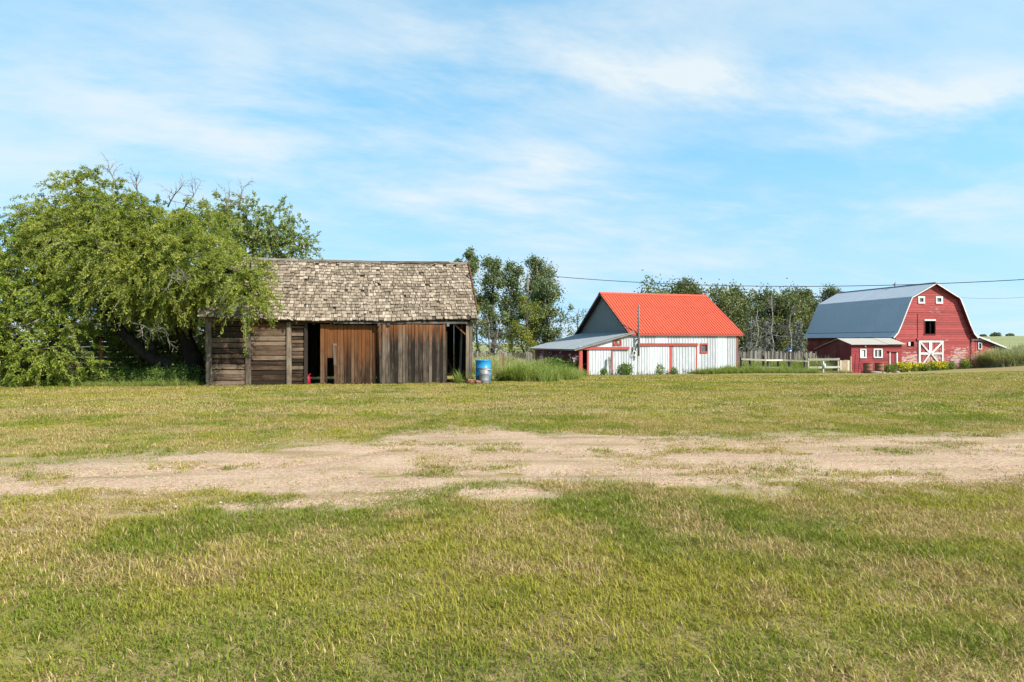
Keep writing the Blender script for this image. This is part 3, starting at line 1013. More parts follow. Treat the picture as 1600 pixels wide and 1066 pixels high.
# gable ends and back, vertical planks
for nm, xa, xb in (('left_wall', 0.02, .05), ('right_wall', SW - .05, SW - .02)):
    wl = node(nm, shed)
    y = .12
    while y < DEP:
        w = random.uniform(.18, .26)
        y1 = min(y + w, DEP)
        tz = lambda q: EZ + (RZ_ - EZ) * (1 - abs(q - DEP / 2) / (DEP / 2)) - .12
        g = .001
        prism_yz('plank', wl, [(y + g, 0), (y1 - g, 0), (y1 - g, tz(y1)), (y + g, tz(y))], xa, xb, M['post'])
        y = y1
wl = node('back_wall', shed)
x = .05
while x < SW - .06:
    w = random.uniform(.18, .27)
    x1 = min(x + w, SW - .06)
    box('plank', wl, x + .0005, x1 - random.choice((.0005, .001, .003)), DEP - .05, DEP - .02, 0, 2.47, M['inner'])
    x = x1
for x in (1.2, 3.1, 5.6, 7.6):
    box('tie_beam', shed, x - .06, x + .06, .13, DEP - .06, 2.36, 2.46, M['inner'])

# roof: deck, rafters' tails, shingles (the lowest courses piece by piece), ridge boards, barge boards
roof = node('roof', shed)
OH, XO = .30, .22
SL = math.hypot(DEP / 2 + OH, (RZ_ - EZ) / (DEP / 2) * (DEP / 2 + OH))
PIT = math.atan2(RZ_ - EZ, DEP / 2)


def sag(x, s):
    """old roof: eave and ridge droop between the ends"""
    q = math.sin(math.pi * min(1, max(0, x / SW)))
    return -.13 * q * (1 - .62 * s / SL) - .04 * math.sin(x * 2.1 + s * 1.3) * .35


def roofp(x, s, lift=0.0, side=1):
    yl = -OH + s * math.cos(PIT)
    zl = RZ_ - (DEP / 2 + OH) * math.tan(PIT) + s * math.sin(PIT) + sag(x, s)
    yl -= lift * math.sin(PIT)
    zl += lift * math.cos(PIT)
    return Vector((x, yl if side > 0 else DEP - yl, zl))


for side in (1, -1):
    V, F = [], []
    ux = np.linspace(-XO, SW + XO, 25)
    for lift in (-.04, 0.0):
        for s_ in (0.02, SL / 2, SL):
            for x in ux:
                V.append(roofp(x, s_, lift, side))
    n = len(ux)
    for L_ in (0, 1):
        for r_ in (0, 1):
            for i in range(n - 1):
                o_ = L_ * 3 * n + r_ * n + i
                F.append((o_, o_ + 1, o_ + n + 1, o_ + n))
    for i in range(n - 1):
        F.append((i, i + 1, 3 * n + i + 1, 3 * n + i))
    link('roof_deck', fixn(mesh('roof_deck', V, F, M['inner'])), roof)
ROWS = 20
EXPO = SL / ROWS
fieldV, fieldF, fieldA = [], [], []
singles = []
for side in (1, -1):
    for r_ in range(ROWS):
        x = -XO - random.uniform(0, .1)
        while x < SW + XO - .03:
            w = random.choice((.07, .09, .11, .13, .15, .18)) * random.uniform(.9, 1.1)
            x1 = min(x + w, SW + XO)
            if random.random() > .018 and x1 - x > .04:
                g = random.uniform(.006, .022)
                s0 = r_ * EXPO - random.uniform(-.02, .03)
                s1 = s0 + EXPO * 1.5
                curl = abs(random.gauss(0, .016)) + .004
                if random.random() < .05:
                    curl += .03
                th = random.uniform(.018, .032)
                sk = random.gauss(0, .010)
                base_lift = .018
                A_ = [roofp(x + g + sk, s0, base_lift + curl, side), roofp(x1 + sk, s0 + random.gauss(0, .006), base_lift + curl + random.gauss(0, .004), side),
                      roofp(x1, min(s1, SL), .004, side), roofp(x + g, min(s1, SL), .004, side)]
                nrm = (A_[1] - A_[0]).cross(A_[3] - A_[0]).normalized() * (1 if side > 0 else -1)
                B_ = [A_[0] + nrm * th, A_[1] + nrm * th, A_[2] + nrm * .006, A_[3] + nrm * .006]
                vv = A_ + B_
                if side > 0 and r_ < 3 and len(singles) < 300:
                    singles.append(vv)
                else:
                    o_ = len(fieldV)
                    fieldV += vv
                    fieldF += [tuple(o_ + q for q in f) for f in BOXF]
                    fieldA += [random.random()] * 6
            x = x1
for vv in singles:
    link('shingle', fixn(mesh('shingle', vv, BOXF, M['shingle_piece'])), roof)
me = fixn(mesh('shingle_courses', fieldV, fieldF, M['shingle_field']))
a = me.attributes.new('v', 'FLOAT', 'FACE')
a.data.foreach_set('value', np.array(fieldA, np.float32))
tag(link('shingle_courses', me, roof), kind='stuff')
for side in (1, -1):
    x = -XO
    while x < SW + XO - .1:
        x1 = min(x + random.uniform(2.2, 3.4), SW + XO)
        beam('ridge_board', roof, roofp(x + .01, SL - .07, .055, side), roofp(x1 - .01, SL - .07, .055 + random.uniform(0, .02), side), .16, .022, M['rail_dark'], roofp(0, 0, 1, side) - roofp(0, 0, 0, side))
        x = x1
for xe in (-XO - .03, SW + XO + .03):
    beam('barge_board', roof, roofp(xe, .45, .0), roofp(xe, SL, .03), .05, .17, M['brace'] if xe > 0 else M['post'], roofp(0, 0, 1) - roofp(0, 0, 0))
    beam('barge_board', roof, roofp(xe, .0, -.01, -1), roofp(xe, SL, .03, -1), .05, .16, M['post'], roofp(0, 0, 1, -1) - roofp(0, 0, 0, -1))
for x in np.arange(.1, SW, .62):
    a_, b_ = roofp(x, .02, -.10), roofp(x, .95, -.10)
    beam('rafter_tail', roof, a_, b_, .05, .10, M['post'], roofp(0, 0, 1) - roofp(0, 0, 0))
beam('loose_lath', roof, roofp(U(447), .12, .06), roofp(U(459), -.1, .07) + Vector((0, 0, .03)), .05, .03, M['rail_pale'])

fc = thing('fuel_can', 'red fuel can just inside the narrow left doorway of the brown shed', 'fuel can', SH_O + Matrix.Rotation(SHA, 3, 'Z') @ Vector((U(478.6), .34, 0)), .4)
lathe('body', fc, [(0, 0), (.10, .0), (.12, .03), (.12, .26), (.09, .31), (.04, .33), (.0, .33)], M['red_can'], 14)
beam('handle', fc, (-.07, 0, .36), (.07, 0, .36), .02, .03, M['red_can'])
beam('spout', fc, (.05, 0, .31), (.12, 0, .42), .03, .03, M['red_can'])

# drum, can and debris at the shed's right corner
o = at(755, 600, 27.0)
dr = thing('blue_drum', 'blue steel drum standing beside the brown shed corner', 'drum', gpt(o.x, 27.0))
lathe('body', dr, [(0, 0), (.28, 0), (.295, .01), (.295, .28), (.308, .295), (.308, .31), (.295, .325), (.295, .57), (.308, .585), (.308, .60), (.295, .615), (.295, .86), (.305, .875), (.305, .90), (.28, .90), (.275, .875), (0, .875)], M['blue_drum'], 32)
lathe('rim_band', dr, [(.307, .868), (.313, .874), (.313, .892), (.307, .898)], M['blue_drum'], 32)
lathe('bung', dr, [(0, .876), (.03, .876), (.03, .895), (0, .9)], M['can'], 10, (.15, .08, 0))
o = at(756.5, 600, 26.35)
cn = thing('metal_can', 'grey galvanised can with dented lid in front of the blue drum', 'can', gpt(o.x, 26.35))
lathe('body', cn, [(0, 0), (.17, 0), (.178, .02), (.185, .12), (.19, .13), (.185, .14), (.195, .36), (.201, .37), (.196, .38), (.206, .54), (.20, .54), (0, .5)], M['can'], 26)
lathe('lid', cn, [(.222, .525), (.222, .56), (.17, .59), (.05, .605), (0, .605)], M['can'], 26, (0, 0, 0), (R(-5), R(7), 0))
beam('lid_handle', cn, (-.05, 0, .63), (.05, 0, .63), .02, .02, M['can'])
hp = thing('debris_heap', 'small reddish brown heap of broken tile at the foot of the grey can', 'debris', gpt(-1.42, 26.2))
for i in range(16):
    s_ = random.uniform(.05, .13)
    box('shard', hp, *(lambda cx, cy, cz: (cx - s_, cx + s_, cy - s_ * .7, cy + s_ * .7, cz - s_ * .3, cz + s_ * .3))(random.gauss(0, .11), random.gauss(0, .08), .03 + abs(random.gauss(0, .05))), M['rust'],
        (random.uniform(-.6, .6), random.uniform(-.6, .6), random.uniform(0, 3)))


# ------------------------------------------------------------------ ribbed sheets and boarded walls
def ribbed(name, parent, p00, p10, p11, p01, ribs, h, m, topw=.22, basew=.45):
    """metal sheet with raised ribs; p00-p10 is the lower edge, p01-p11 the upper one"""
    p00, p10, p11, p01 = map(Vector, (p00, p10, p11, p01))
    nrm = (p10 - p00).cross(p01 - p00).normalized()
    prof = [(0, 0)]
    for i in range(ribs):
        c_ = (i + .5) / ribs
        hw, tw = basew / 2 / ribs, topw / 2 / ribs
        prof += [(c_ - hw, 0), (c_ - tw, h), (c_ + tw, h), (c_ + hw, 0)]
    prof.append((1, 0))
    V, F = [], []
    for e in (0, 1):
        for t_, hh in prof:
            V.append((p00.lerp(p10, t_) if e == 0 else p01.lerp(p11, t_)) + nrm * hh)
    n = len(prof)
    for i in range(n - 1):
        F.append((i, i + 1, n + i + 1, n + i))
    b0 = len(V)
    V += [p00 - nrm * .012, p10 - nrm * .012, p11 - nrm * .012, p01 - nrm * .012]
    F.append((b0 + 3, b0 + 2, b0 + 1, b0))
    F.append((b0, b0 + 1, *range(n - 1, -1, -1)))
    return link(name, mesh(name, V, F, m), parent)


def vboards(parent, x0, x1, top, y, m, w=.22, z0=0.0, holes=(), name='board', thick=.03, proud=.006):
    """upright boards in the plane y (front face), top(x) gives their height; holes = (x0, x1, z0, z1)"""
    n = max(1, round((x1 - x0) / w))
    w = (x1 - x0) / n
    for i in range(n):
        a, b_ = x0 + i * w + .007, x0 + (i + 1) * w - .007
        dy = random.uniform(-proud, proud) + (i % 2) * .02
        segs = [(z0, None)]
        for h0, h1, k0, k1 in holes:
            if b_ > h0 and a < h1:
                segs = [(z0, k0), (k1, None)]
        for s0, s1 in segs:
            if s1 is None:
                if min(top(a), top(b_)) - s0 < .02:
                    continue
                if abs(top(a) - top(b_)) < 1e-6:
                    box(name, parent, a, b_, y - thick + dy, y + dy, s0, top(a), m)
                else:
                    prism_xz(name, parent, [(a, s0), (b_, s0), (b_, top(b_)), (a, top(a))], y - thick + dy, y + dy, m)
            elif s1 > s0:
                box(name, parent, a, b_, y - thick + dy, y + dy, s0, s1, m)


def hboards(parent, x0f, x1f, z0, z1, h, y, m, holes=(), name='board', breaks=3.2):
    """lapped level boards; x0f/x1f give the wall's left and right edge at height z"""
    n = max(1, round((z1 - z0) / h))
    h = (z1 - z0) / n
    for i in range(n):
        za, zb = z0 + i * h, z0 + (i + 1) * h
        l0, l1, r0, r1 = x0f(za), x0f(zb), x1f(za), x1f(zb)
        cuts = [(max(l0, l1) if False else None, None)]
        spans = [(min(l0, l1), max(r0, r1))]
        for h0, h1, k0, k1 in holes:
            if zb > k0 + .02 and za < k1 - .02:
                new = []
                for s0, s1 in spans:
                    if s1 <= h0 or s0 >= h1:
                        new.append((s0, s1))
                    else:
                        if h0 > s0: new.append((s0, h0))
                        if s1 > h1: new.append((h1, s1))
                spans = new
        for s0, s1 in spans:
            a = s0
            while a < s1 - .01:
                b_ = s1 if s1 - a < breaks * 1.4 else a + random.uniform(.6, 1.3) * breaks
                la, lb = (l0, l1) if abs(a - min(l0, l1)) < 1e-6 else (a, a)
                ra, rb = (r0, r1) if abs(b_ - max(r0, r1)) < 1e-6 else (b_ - .006, b_ - .006)
                dy = random.uniform(-.004, .004)
                V = [(la, y - .034 + dy, za + .004), (ra, y - .034 + dy, za + .004), (ra, y, za + .004), (la, y, za + .004),
                     (lb, y - .012 + dy, zb), (rb, y - .012 + dy, zb), (rb, y, zb), (lb, y, zb)]
                link(name, mesh(name, V, BOXF, m), parent)
                a = b_


def frame_rect(name, parent, x0, x1, z0, z1, y, w, d, m):
    """four-piece window surround"""
    f = node(name, parent)
    box('head', f, x0 - w, x1 + w, y - d, y, z1, z1 + w, m)
    box('sill', f, x0 - w, x1 + w, y - d - .02, y, z0 - w, z0, m)
    box('jamb', f, x0 - w, x0, y - d, y, z0 + .001, z1 - .001, m)
    box('jamb', f, x1, x1 + w, y - d, y, z0 + .001, z1 - .001, m)
    return f


# ------------------------------------------------------------------ white barn with the red roof
WB = gpt(8.5, 48)
WA = R(19.2)
wb = thing('white_barn', 'white boarded barn with bright red metal roof and a grey lean-to', 'barn', WB, WA)
WL, WD, WE, WR = 8.78, 8.9, 3.02, 6.05
u = lambda px: front_u(px, WB, WA)
z_ = lambda px, py: front_z(px, py, WB, WA)
fw = node('front_wall', wb)
win2 = (u(1094.5), u(1104), z_(1100, 550), z_(1100, 538))
wn1 = (u(959), u(969), z_(964, 538), z_(964, 531))
lt = lambda x: 3.03 + x * (3.03 - 1.82) / 4.6


def wall_sheets(parent, x0, x1, top, y, m, z0, holes=(), w=.88, rib=.22, h=.03, name='siding_sheet'):
    """upright ribbed siding sheets, cut round the openings"""
    cuts = [x0]
    for hx0, hx1, _, _ in sorted(holes):
        cuts += [hx0, hx1]
    cuts.append(x1)
    for a, b_ in zip(cuts, cuts[1:]):
        hole = next((q for q in holes if abs(q[0] - a) < 1e-6), None)
        n_ = 1 if hole else max(1, round((b_ - a) / w))
        for i in range(n_):
            xa, xb = a + (b_ - a) * i / n_, a + (b_ - a) * (i + 1) / n_ - .004
            dy = -random.uniform(0, .008)
            for lo, hi in (((z0, hole[2]), (hole[3], None)) if hole else ((z0, None),)):
                ta, tb_ = (top(xa), top(xb)) if hi is None else (hi, hi)
                if min(ta, tb_) - lo < .01:
                    continue
                ribbed(name, parent, (xa, y + dy, lo), (xb, y + dy, lo), (xb, y + dy, tb_), (xa, y + dy, ta), max(1, round((xb - xa) / rib)), h, m, .18, .36)


wall_sheets(fw, 0.0, WL - .09, lambda x: WE - .06, -.01, M['white_v'], -.15, (win2,))
wall_sheets(fw, u(956), -.004, lambda x: lt(x) - .06, -.01, M['white_v'], -.15, (wn1,))
for a0, a1 in ((905, 921), (921, 938), (938, 955.8)):
    prism_xz('board', fw, [(u(a0), z_(a0, 542.3)), (u(a1), z_(a1, 542.3)), (u(a1), lt(u(a1)) - .05), (u(a0), max(lt(u(a0)) - .05, z_(a0, 542.3) + .01))], -.03, .0, M['white_v'])
# sliding doors hung on red header boards
def sliding(parent, xa, xb, zt, m, y=-.07):
    d = node('sliding_door', parent)
    wall_sheets(d, xa, xb, lambda x: zt, y, m, .02, name='door_sheet')
    return d
zt = z_(1020, 541)
sliding(wb, u(996), u(1045), zt, M['white_v'])
sliding(wb, u(1050), u(1086.5), zt, M['white_v'])
sliding(wb, u(919.5), u(953.5), z_(935, 546.5), M['white_v'], -.07)
box('header_board', wb, u(995), u(1088.5), -.16, -.055, zt, zt + .20, M['trim_red'])
box('header_board', wb, u(903), u(982), -.16, -.055, z_(940, 546.5), z_(940, 542.3), M['trim_red'])
for a0, a1, zt_ in ((1045.3, 1048.8, zt), (1086.6, 1088.4, zt), (953.8, 955.8, z_(954, 546.5))):
    box('door_trim', wb, u(a0), u(a1), -.10, -.04, .0, zt_ - .003, M['trim_red'])
box('corner_board', wb, WL - .09, WL + .02, -.05, .03, -.15, WE - .06, M['trim_red'])
for w_ in (win2, wn1):
    wd = node('window', wb)
    fr = frame_rect('frame', wd, w_[0] + .03, w_[1] - .03, w_[2] + .03, w_[3] - .03, -.04, .10, .05, M['trim_red'])
    box('pane', wd, w_[0], w_[1], .0, .01, w_[2], w_[3], M['glass'])
box('shutter', wb, u(964.5), u(968.5), -.03, -.006, wn1[2] + .04, wn1[3] - .05, M['board_tan'])
# lean-to: open corner bay, red post, dark red side wall
box('corner_post', wb, u(904.5), u(909.5), -.08, .10, -.1, lt(u(907)) - .10, M['trim_red'])
box('jamb', wb, u(917), u(919.5), -.06, .06, 0, z_(918, 546.5) - .003, M['trim_red'])
sw = node('side_wall', wb)
xl = u(907)
y = .12
while y < WD - .3:
    box('board', sw, xl + .03, xl + .06 + random.uniform(-.006, .006), y + .003, y + .215, -.1, lt(xl) - .10, M['wall_dark_red'])
    y += .22
bw = node('back_wall', wb)
vboards(bw, xl + .1, WL - .02, lambda x: WE - .1 if x > 0 else lt(x) - .12, WD, M['slate'], .4, -.15)
# gable walls
for nm, xx in (('left_gable', .0), ('right_gable', WL)):
    gw = node(nm, wb)
    y = .02
    while y < WD - .02:
        y1 = min(y + .3, WD - .02)
        tz = lambda q: WE + (WR - WE) * (1 - abs(q - WD / 2) / (WD / 2)) - .10
        prism_yz('sheet', gw, [(y + .003, 2.4 if xx == 0 else -.1), (y1 - .003, 2.4 if xx == 0 else -.1), (y1 - .003, tz(y1)), (y + .003, tz(y))], xx + .004, xx + .034 + random.uniform(-.006, .006), M['slate'])
        y = y1
    if xx == 0:
        box('lower_wall', gw, .01, .03, .03, WD - .03, -.1, 2.39, M['inner'])
rf = node('red_roof', wb)
tanp = (WR - WE) / (WD / 2)
xs_ = np.linspace(-.38, WL + .38, 11)
for i in range(10):
    for side in (1, -1):
        def q(x, t):      # t from eave (0) to ridge (1)
            yl = -.22 + t * (WD / 2 + .22)
            zl = WE - .22 * tanp + t * (WR - WE + .22 * tanp)
            return Vector((x, yl if side > 0 else WD - yl, zl + .02))
        for t0, t1, up in ((0, .66, 0), (.64, 1, .014)):
            o_ = Vector((0, 0, up))
            a, b_ = (xs_[i], xs_[i + 1]) if side > 0 else (xs_[i + 1], xs_[i])
            ribbed('roof_sheet', rf, q(a, t0) + o_, q(b_, t0) + o_, q(b_, t1) + o_, q(a, t1) + o_, 4, .05, M['roof_red'])
for side in (1, -1):
    yl = (lambda v: v) if side > 0 else (lambda v: WD - v)
    beam('ridge_cap', rf, (-.4, yl(WD / 2 - .13), WR - .02), (WL + .4, yl(WD / 2 - .13), WR - .02), .30, .02, M['roof_red'], (0, -math.sin(math.atan(tanp)) * side, math.cos(math.atan(tanp))))
    for xe in (-.39, WL + .39):
        beam('barge_board', rf, (xe, yl(-.22), WE - .22 * tanp - .05), (xe, yl(WD / 2), WR - .05), .04, .12, M['trim_red'] if xe > 0 else M['rail_dark'], (0, -.5 * side, 1))  # left boards dark: their shade is put into the colour
for side in (1, -1):
    yl = (lambda v: v) if side > 0 else (lambda v: WD - v)
    for xe in (-.19, WL + .19):
        beam('rake_soffit', rf, (xe, yl(-.15), WE - .15 * tanp - .045), (xe, yl(WD / 2 - .02), WR - .055), .34, .02, M['rail_dark'], (0, -tanp * side, 1))  # added dark board under the overhang, its colour stands in for shade
box('fascia', rf, -.36, WL + .36, -.21, -.18, WE - .22 * tanp - .11, WE - .22 * tanp + .0, M['trim_red'])
lr = node('lean_to_roof', wb)
ny_ = 9
yy = np.linspace(-.28, WD - .35, ny_ + 1)
for i in range(ny_):
    p = lambda x, y_: Vector((x, y_, lt(x) + .01))
    ribbed('roof_sheet', lr, p(-4.65, yy[i + 1]), p(-4.65, yy[i]), p(-.01, yy[i]), p(-.01, yy[i + 1]), 5, .014, M['roof_old_steel'])
beam('edge_board', lr, (-4.6, -.26, lt(-4.6) - .07), (-.05, -.26, lt(-.05) - .07), .03, .10, M['rail_dark'])
beam('edge_board', lr, (-4.6, -.2, lt(-4.6) - .06), (-4.6, WD - .4, lt(-4.6) - .06), .03, .09, M['rail_dark'])
# electric mast, its stay and the meter loop
ms = Tubes()
um = u(994.5)
ms.add([(um, -.30, .98 + .35), (um + .01, -.30, 2.2), (um - .01, -.31, 3.6), (um, -.31, z_(994, 475) * .985)], [.075, .075, .07, .06], 8)
mast = ms.build('service_mast', M['mast'], wb)
ms = Tubes()
ms.add([(u(976), .6, 3.62), (um, -.3, 3.0)], [.015, .015], 5)
ms.build('mast_stay', M['mast'], wb)
box('mast_bracket', wb, um - .05, um + .05, -.3, -.04, 2.45, 2.52, M['mast'])
box('meter_box', wb, u(987.5), u(992.5), -.14, -.03, 1.58, 1.95, M['can'])
ms = Tubes()
ms.add([(u(989) + .13 * math.cos(t), -.2, 1.52 + .16 * math.sin(t)) for t in np.linspace(0, 6.2, 12)], [.025] * 12, 5)
ms.build('cable_loop', M['white_plastic'], wb)
o = wb.matrix_basis @ Vector((0, 0, 0))
lb = thing('leaning_board', 'narrow grey board leaning on the white barn beside the lean-to door', 'board', WB + Matrix.Rotation(WA, 3, 'Z') @ Vector((u(948.5), -.42, .0)), WA)
box('board', lb, -.09, .09, -.015, .015, -.03, 1.28, M['beam_grey'], (R(-13), R(2), 0))

# ------------------------------------------------------------------ red gambrel barn
RB = Vector((40.7, 66.0, -1.05))
RA = R(12)
rb = thing('red_barn', 'big red gambrel barn with steel roof and white crossed doors', 'barn', RB, RA)
PROF = [(0, 8.38), (2.72, 6.98), (3.05, 6.3), (3.95, 4.3), (4.30, 3.62), (4.78, 3.12)]
RL = 13.2
u = lambda px: front_u(px, RB, RA)
z_ = lambda px, py: front_z(px, py, RB, RA)


def half(z):
    for (a, za), (b_, zb) in zip(PROF, PROF[1:]):
        if zb <= z <= za:
            return a + (b_ - a) * (za - z) / (za - zb)
    return 4.30


hw = lambda z: min(4.30, max(.02, half(z) - .12))
hay = (u(1444.5), u(1460.5), z_(1452, 522), z_(1452, 501.5))
sw1 = (u(1436.2), u(1442), z_(1439, 472), z_(1439, 466))
sw2 = (u(1463.7), u(1470), z_(1467, 472), z_(1467, 466))
hole = (u(1421.3), u(1428), z_(1425, 540), z_(1425, 534.5))
gw = node('gable_wall', rb)
hboards(gw, lambda z: -hw(z), lambda z: hw(z), -.1, 8.30, .235, 0, M['barn_red'], (hay, sw1, sw2, hole))
beam('lap_shadow_board', gw, (-2.9, -.03, z_(1439, 488)), (3.0, -.03, z_(1439, 488.5)), .03, .05, M['barn_red'])
for nm, sx in (('left_wall', -1), ('right_wall', 1)):
    sw = node(nm, rb)
    zz_ = -.1
    while zz_ < 3.5:
        box('board', sw, sx * 4.30 - .02, sx * 4.30 + .02 + random.uniform(-.004, .004), .01, RL - .05, zz_, zz_ + .232, M['barn_red'] if sx > 0 else M['wall_dark_red'])  # left wall in darker red, the shaded side put into the colour
        zz_ += .235
bk = node('back_wall', rb)
hboards(bk, lambda z: -hw(z), lambda z: hw(z), -.1, 8.30, .47, RL, M['wall_dark_red'], breaks=20)
box('loft_floor', rb, -4.2, 4.2, .2, RL - .1, 3.25, 3.35, M['inner'])
# roof
rr = node('roof', rb)
nrs = 12
yy = np.linspace(-.42, RL + .3, nrs + 1)
for i in range(nrs):
    for sx in (-1, 1):
        for j in range(len(PROF) - 1):
            (a, za), (b_, zb) = PROF[j], PROF[j + 1]
            lift = .02 * (len(PROF) - j) / len(PROF)
            P0 = lambda x, z, y_: Vector((sx * x, y_, z + lift))
            e0, e1 = (yy[i + 1], yy[i]) if sx < 0 else (yy[i], yy[i + 1])
            ribbed('roof_sheet', rr, P0(b_, zb, e0), P0(b_, zb, e1), P0(a, za, e1), P0(a, za, e0), 5, .012, M['roof_steel'])
box('ridge_cap', rr, -.16, .16, -.43, RL + .31, 8.385, 8.425, M['roof_steel'])
for sx in (-1, 1):
    for (a, za), (b_, zb) in zip(PROF, PROF[1:]):
        beam('rake_board', rr, (sx * a, -.43, za - .07), (sx * b_, -.43, zb - .07), .035, .10, M['white_trim'], (sx * .5, 0, 1))
        beam('rake_soffit', rr, (sx * a, -.21, za - .09), (sx * b_, -.21, zb - .09), .38, .02, M['wall_dark_red'], Vector((sx * (za - zb), 0, b_ - a)))
fin = Tubes()
ff = lambda px: front_u(px, RB, RA)
fin.add([(0, 4.9, 8.4), (0, 4.9, 8.75), (.12, 4.9, 8.95)], [.06, .05, .02], 6)
fin.add([(-.22, 4.9, 8.62), (.2, 4.9, 8.72)], [.05, .03], 5)
fin.build('roof_finial', M['mast'], rr)
# openings
for w_ in (sw1, sw2):
    wd = node('window', rb)
    frame_rect('frame', wd, *w_, -.03, .17, .05, M['white_trim'])
    box('pane', wd, w_[0] - .02, w_[1] + .02, .02, .03, w_[2] - .02, w_[3] + .02, M['glass'])
hd = node('loft_door', rb)
box('head', hd, hay[0] - .06, hay[1] + .06, -.08, -.03, hay[3], hay[3] + .14, M['white_trim'])
for x in (hay[0] - .07, hay[1]):
    box('jamb', hd, x, x + .07, -.07, .1, hay[2], hay[3] - .003, M['wall_dark_red'])
box('sill', hd, hay[0] - .1, hay[1] + .1, -.09, .1, hay[2] - .08, hay[2], M['wall_dark_red'])
box('inner_stud', hd, hay[1] - .22, hay[1] - .14, .3, .4, hay[2], hay[3], M['inner'])
box('hatch_panel', rb, u(1418), u(1421.2), -.12, -.04, z_(1420, 540.5), z_(1420, 534.5), M['white_trim'])
box('loft_cable', rb, u(1419) + 1.0, u(1419) + 1.04, -.06, -.036, z_(1420, 528), z_(1420, 490), M['wire'])
# crossed double door
xa, xb, xm = u(1434.2), u(1472.8), u(1452.6)
zt, zm, zb_ = z_(1453, 532.3), z_(1453, 552.6), z_(1453, 574.5)
for s0, s1, outer, inner_ in ((xa, xm - .01, xa, xm), (xm + .01, xb, xb, xm)):
    d = node('barn_door', rb)
    vboards(d, s0, s1, lambda x: zt, -.05, M['barn_red'], .24, zb_, name='plank')
    sg = 1 if outer < inner_ else -1
    t = .19
    box('stile', d, outer if sg > 0 else outer - t, outer + t if sg > 0 else outer, -.125, -.09, zb_, zt, M['white_trim'])
    e = inner_ - sg * .012
    box('stile', d, min(e, e - sg * t * .8), max(e, e - sg * t * .8), -.125, -.09, zm, zt, M['white_trim'])
    for zc in (zt - t / 2, zm):
        l_, r_ = sorted((outer + sg * (t + .002), inner_ - sg * (.012 + t * .8 + .002)))
        box('rail', d, l_, r_, -.124, -.091, zc - t / 2, zc + t / 2, M['white_trim'])
    beam('diagonal', d, (outer + sg * t, -.135, zt - t), (inner_ - sg * .1, -.135, zm + .02), .03, t * .85, M['white_trim'], (0, 0, 1))
    beam('diagonal', d, (outer + sg * t, -.135, zb_ + .05), (inner_ - sg * .1, -.135, zm - .02), .03, t * .85, M['white_trim'], (0, 0, 1))
box('door_header', rb, xa - .2, xb + .2, -.14, -.045, zt + .02, zt + .2, M['barn_red'])
# right lean-to
ll = node('lean_to', rb)
LX = 4.42
lw = 4.25
ltop = lambda x: 3.42 - (x - LX) * .33
win = (u(1529), u(1533), z_(1531, 545), z_(1531, 536.5))
vboards(ll, LX, LX + lw, lambda x: ltop(x) - .05, .06, M['barn_red'], .25, -.2, (win,))
box('white_band', ll, LX, LX + 2.15, -.03, .012, z_(1520, 532.2), z_(1520, 530.4), M['white_trim'])
frame_rect('window_frame', ll, *win, .01, .07, .05, M['white_trim'])
box('pane', ll, win[0], win[1], .05, .06, win[2], win[3], M['glass'])
ribbed('lean_to_roof', ll, (LX + lw + .25, -.3, ltop(LX + lw + .25)), (LX + lw + .25, 9.5, ltop(LX + lw + .25)), (LX - .1, 9.5, ltop(LX - .1)), (LX - .1, -.3, ltop(LX - .1)), 30, .02, M['roof_pale'])
beam('rake_board', ll, (LX + .05, -.31, ltop(LX + .05) - .05), (LX + lw + .25, -.31, ltop(LX + lw + .25) - .05), .03, .12, M['white_trim'])
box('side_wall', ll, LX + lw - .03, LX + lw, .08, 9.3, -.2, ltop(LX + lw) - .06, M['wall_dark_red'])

# ------------------------------------------------------------------ red coop in front of the barn
CB = Vector((29.8, 60.0, -1.0))
CA = R(12)
cp = thing('red_coop', 'low red shed with two white windows in front of the big barn', 'shed', CB, CA)
u = lambda px: front_u(px, CB, CA)
z_ = lambda px, py: front_z(px, py, CB, CA)
CW, CDp = 5.15, 4.7
fz, rz_, bz, ry = 2.48, 2.90, 1.98, 1.55
w1 = (u(1345), u(1351.3), z_(1348, 557.8), z_(1348, 547.3))
w2 = (u(1366), u(1376.3), z_(1371, 557.5), z_(1371, 547))
cdr = (u(1390.5), u(1400), -.1, z_(1395, 550))
fw = node('front_wall', cp)
hboards(fw, lambda z: 0.0, lambda z: CW, -.15, fz - .02, .215, 0, M['coop_red'], (w1, w2, cdr), breaks=2.4)
for w_, two in ((w1, False), (w2, True)):
    wd = node('window', cp)
    frame_rect('frame', wd, *w_, -.03, .12, .05, M['white_trim'])
    box('pane', wd, w_[0], w_[1], .0, .01, w_[2], w_[3], M['glass'])
    if two:
        xm_ = (w_[0] + w_[1]) / 2
        box('muntin', wd, xm_ - .05, xm_ + .05, -.04, -.004, w_[2], w_[3], M['white_trim'])
    else:
        box('curtain', wd, w_[0] + .03, w_[1] - .10, -.012, -.004, w_[2] + .02, w_[3] - .06, M['white_plastic'])
d = node('door', cp)
vboards(d, cdr[0], cdr[1], lambda x: cdr[3], -.005, M['coop_red'], .2, -.1, name='plank')
for x in (cdr[0] - .11, cdr[1] + .0):
    box('door_casing', d, x, x + .11, -.08, -.036, -.1, cdr[3], M['white_trim'])
box('door_hood', d, cdr[0] - .25, cdr[1] + .25, -.16, -.036, cdr[3] + .003, cdr[3] + .09, M['coop_red'])
lathe('lamp', cp, [(0, 0), (.05, .0), (.07, .06), (.05, .12), (0, .13)], M['white_plastic'], 10, (u(1351), -.1, z_(1351, 542.5)))
tz = lambda y_: fz + (rz_ - fz) * y_ / ry if y_ < ry else rz_ - (rz_ - bz) * (y_ - ry) / (CDp - ry)
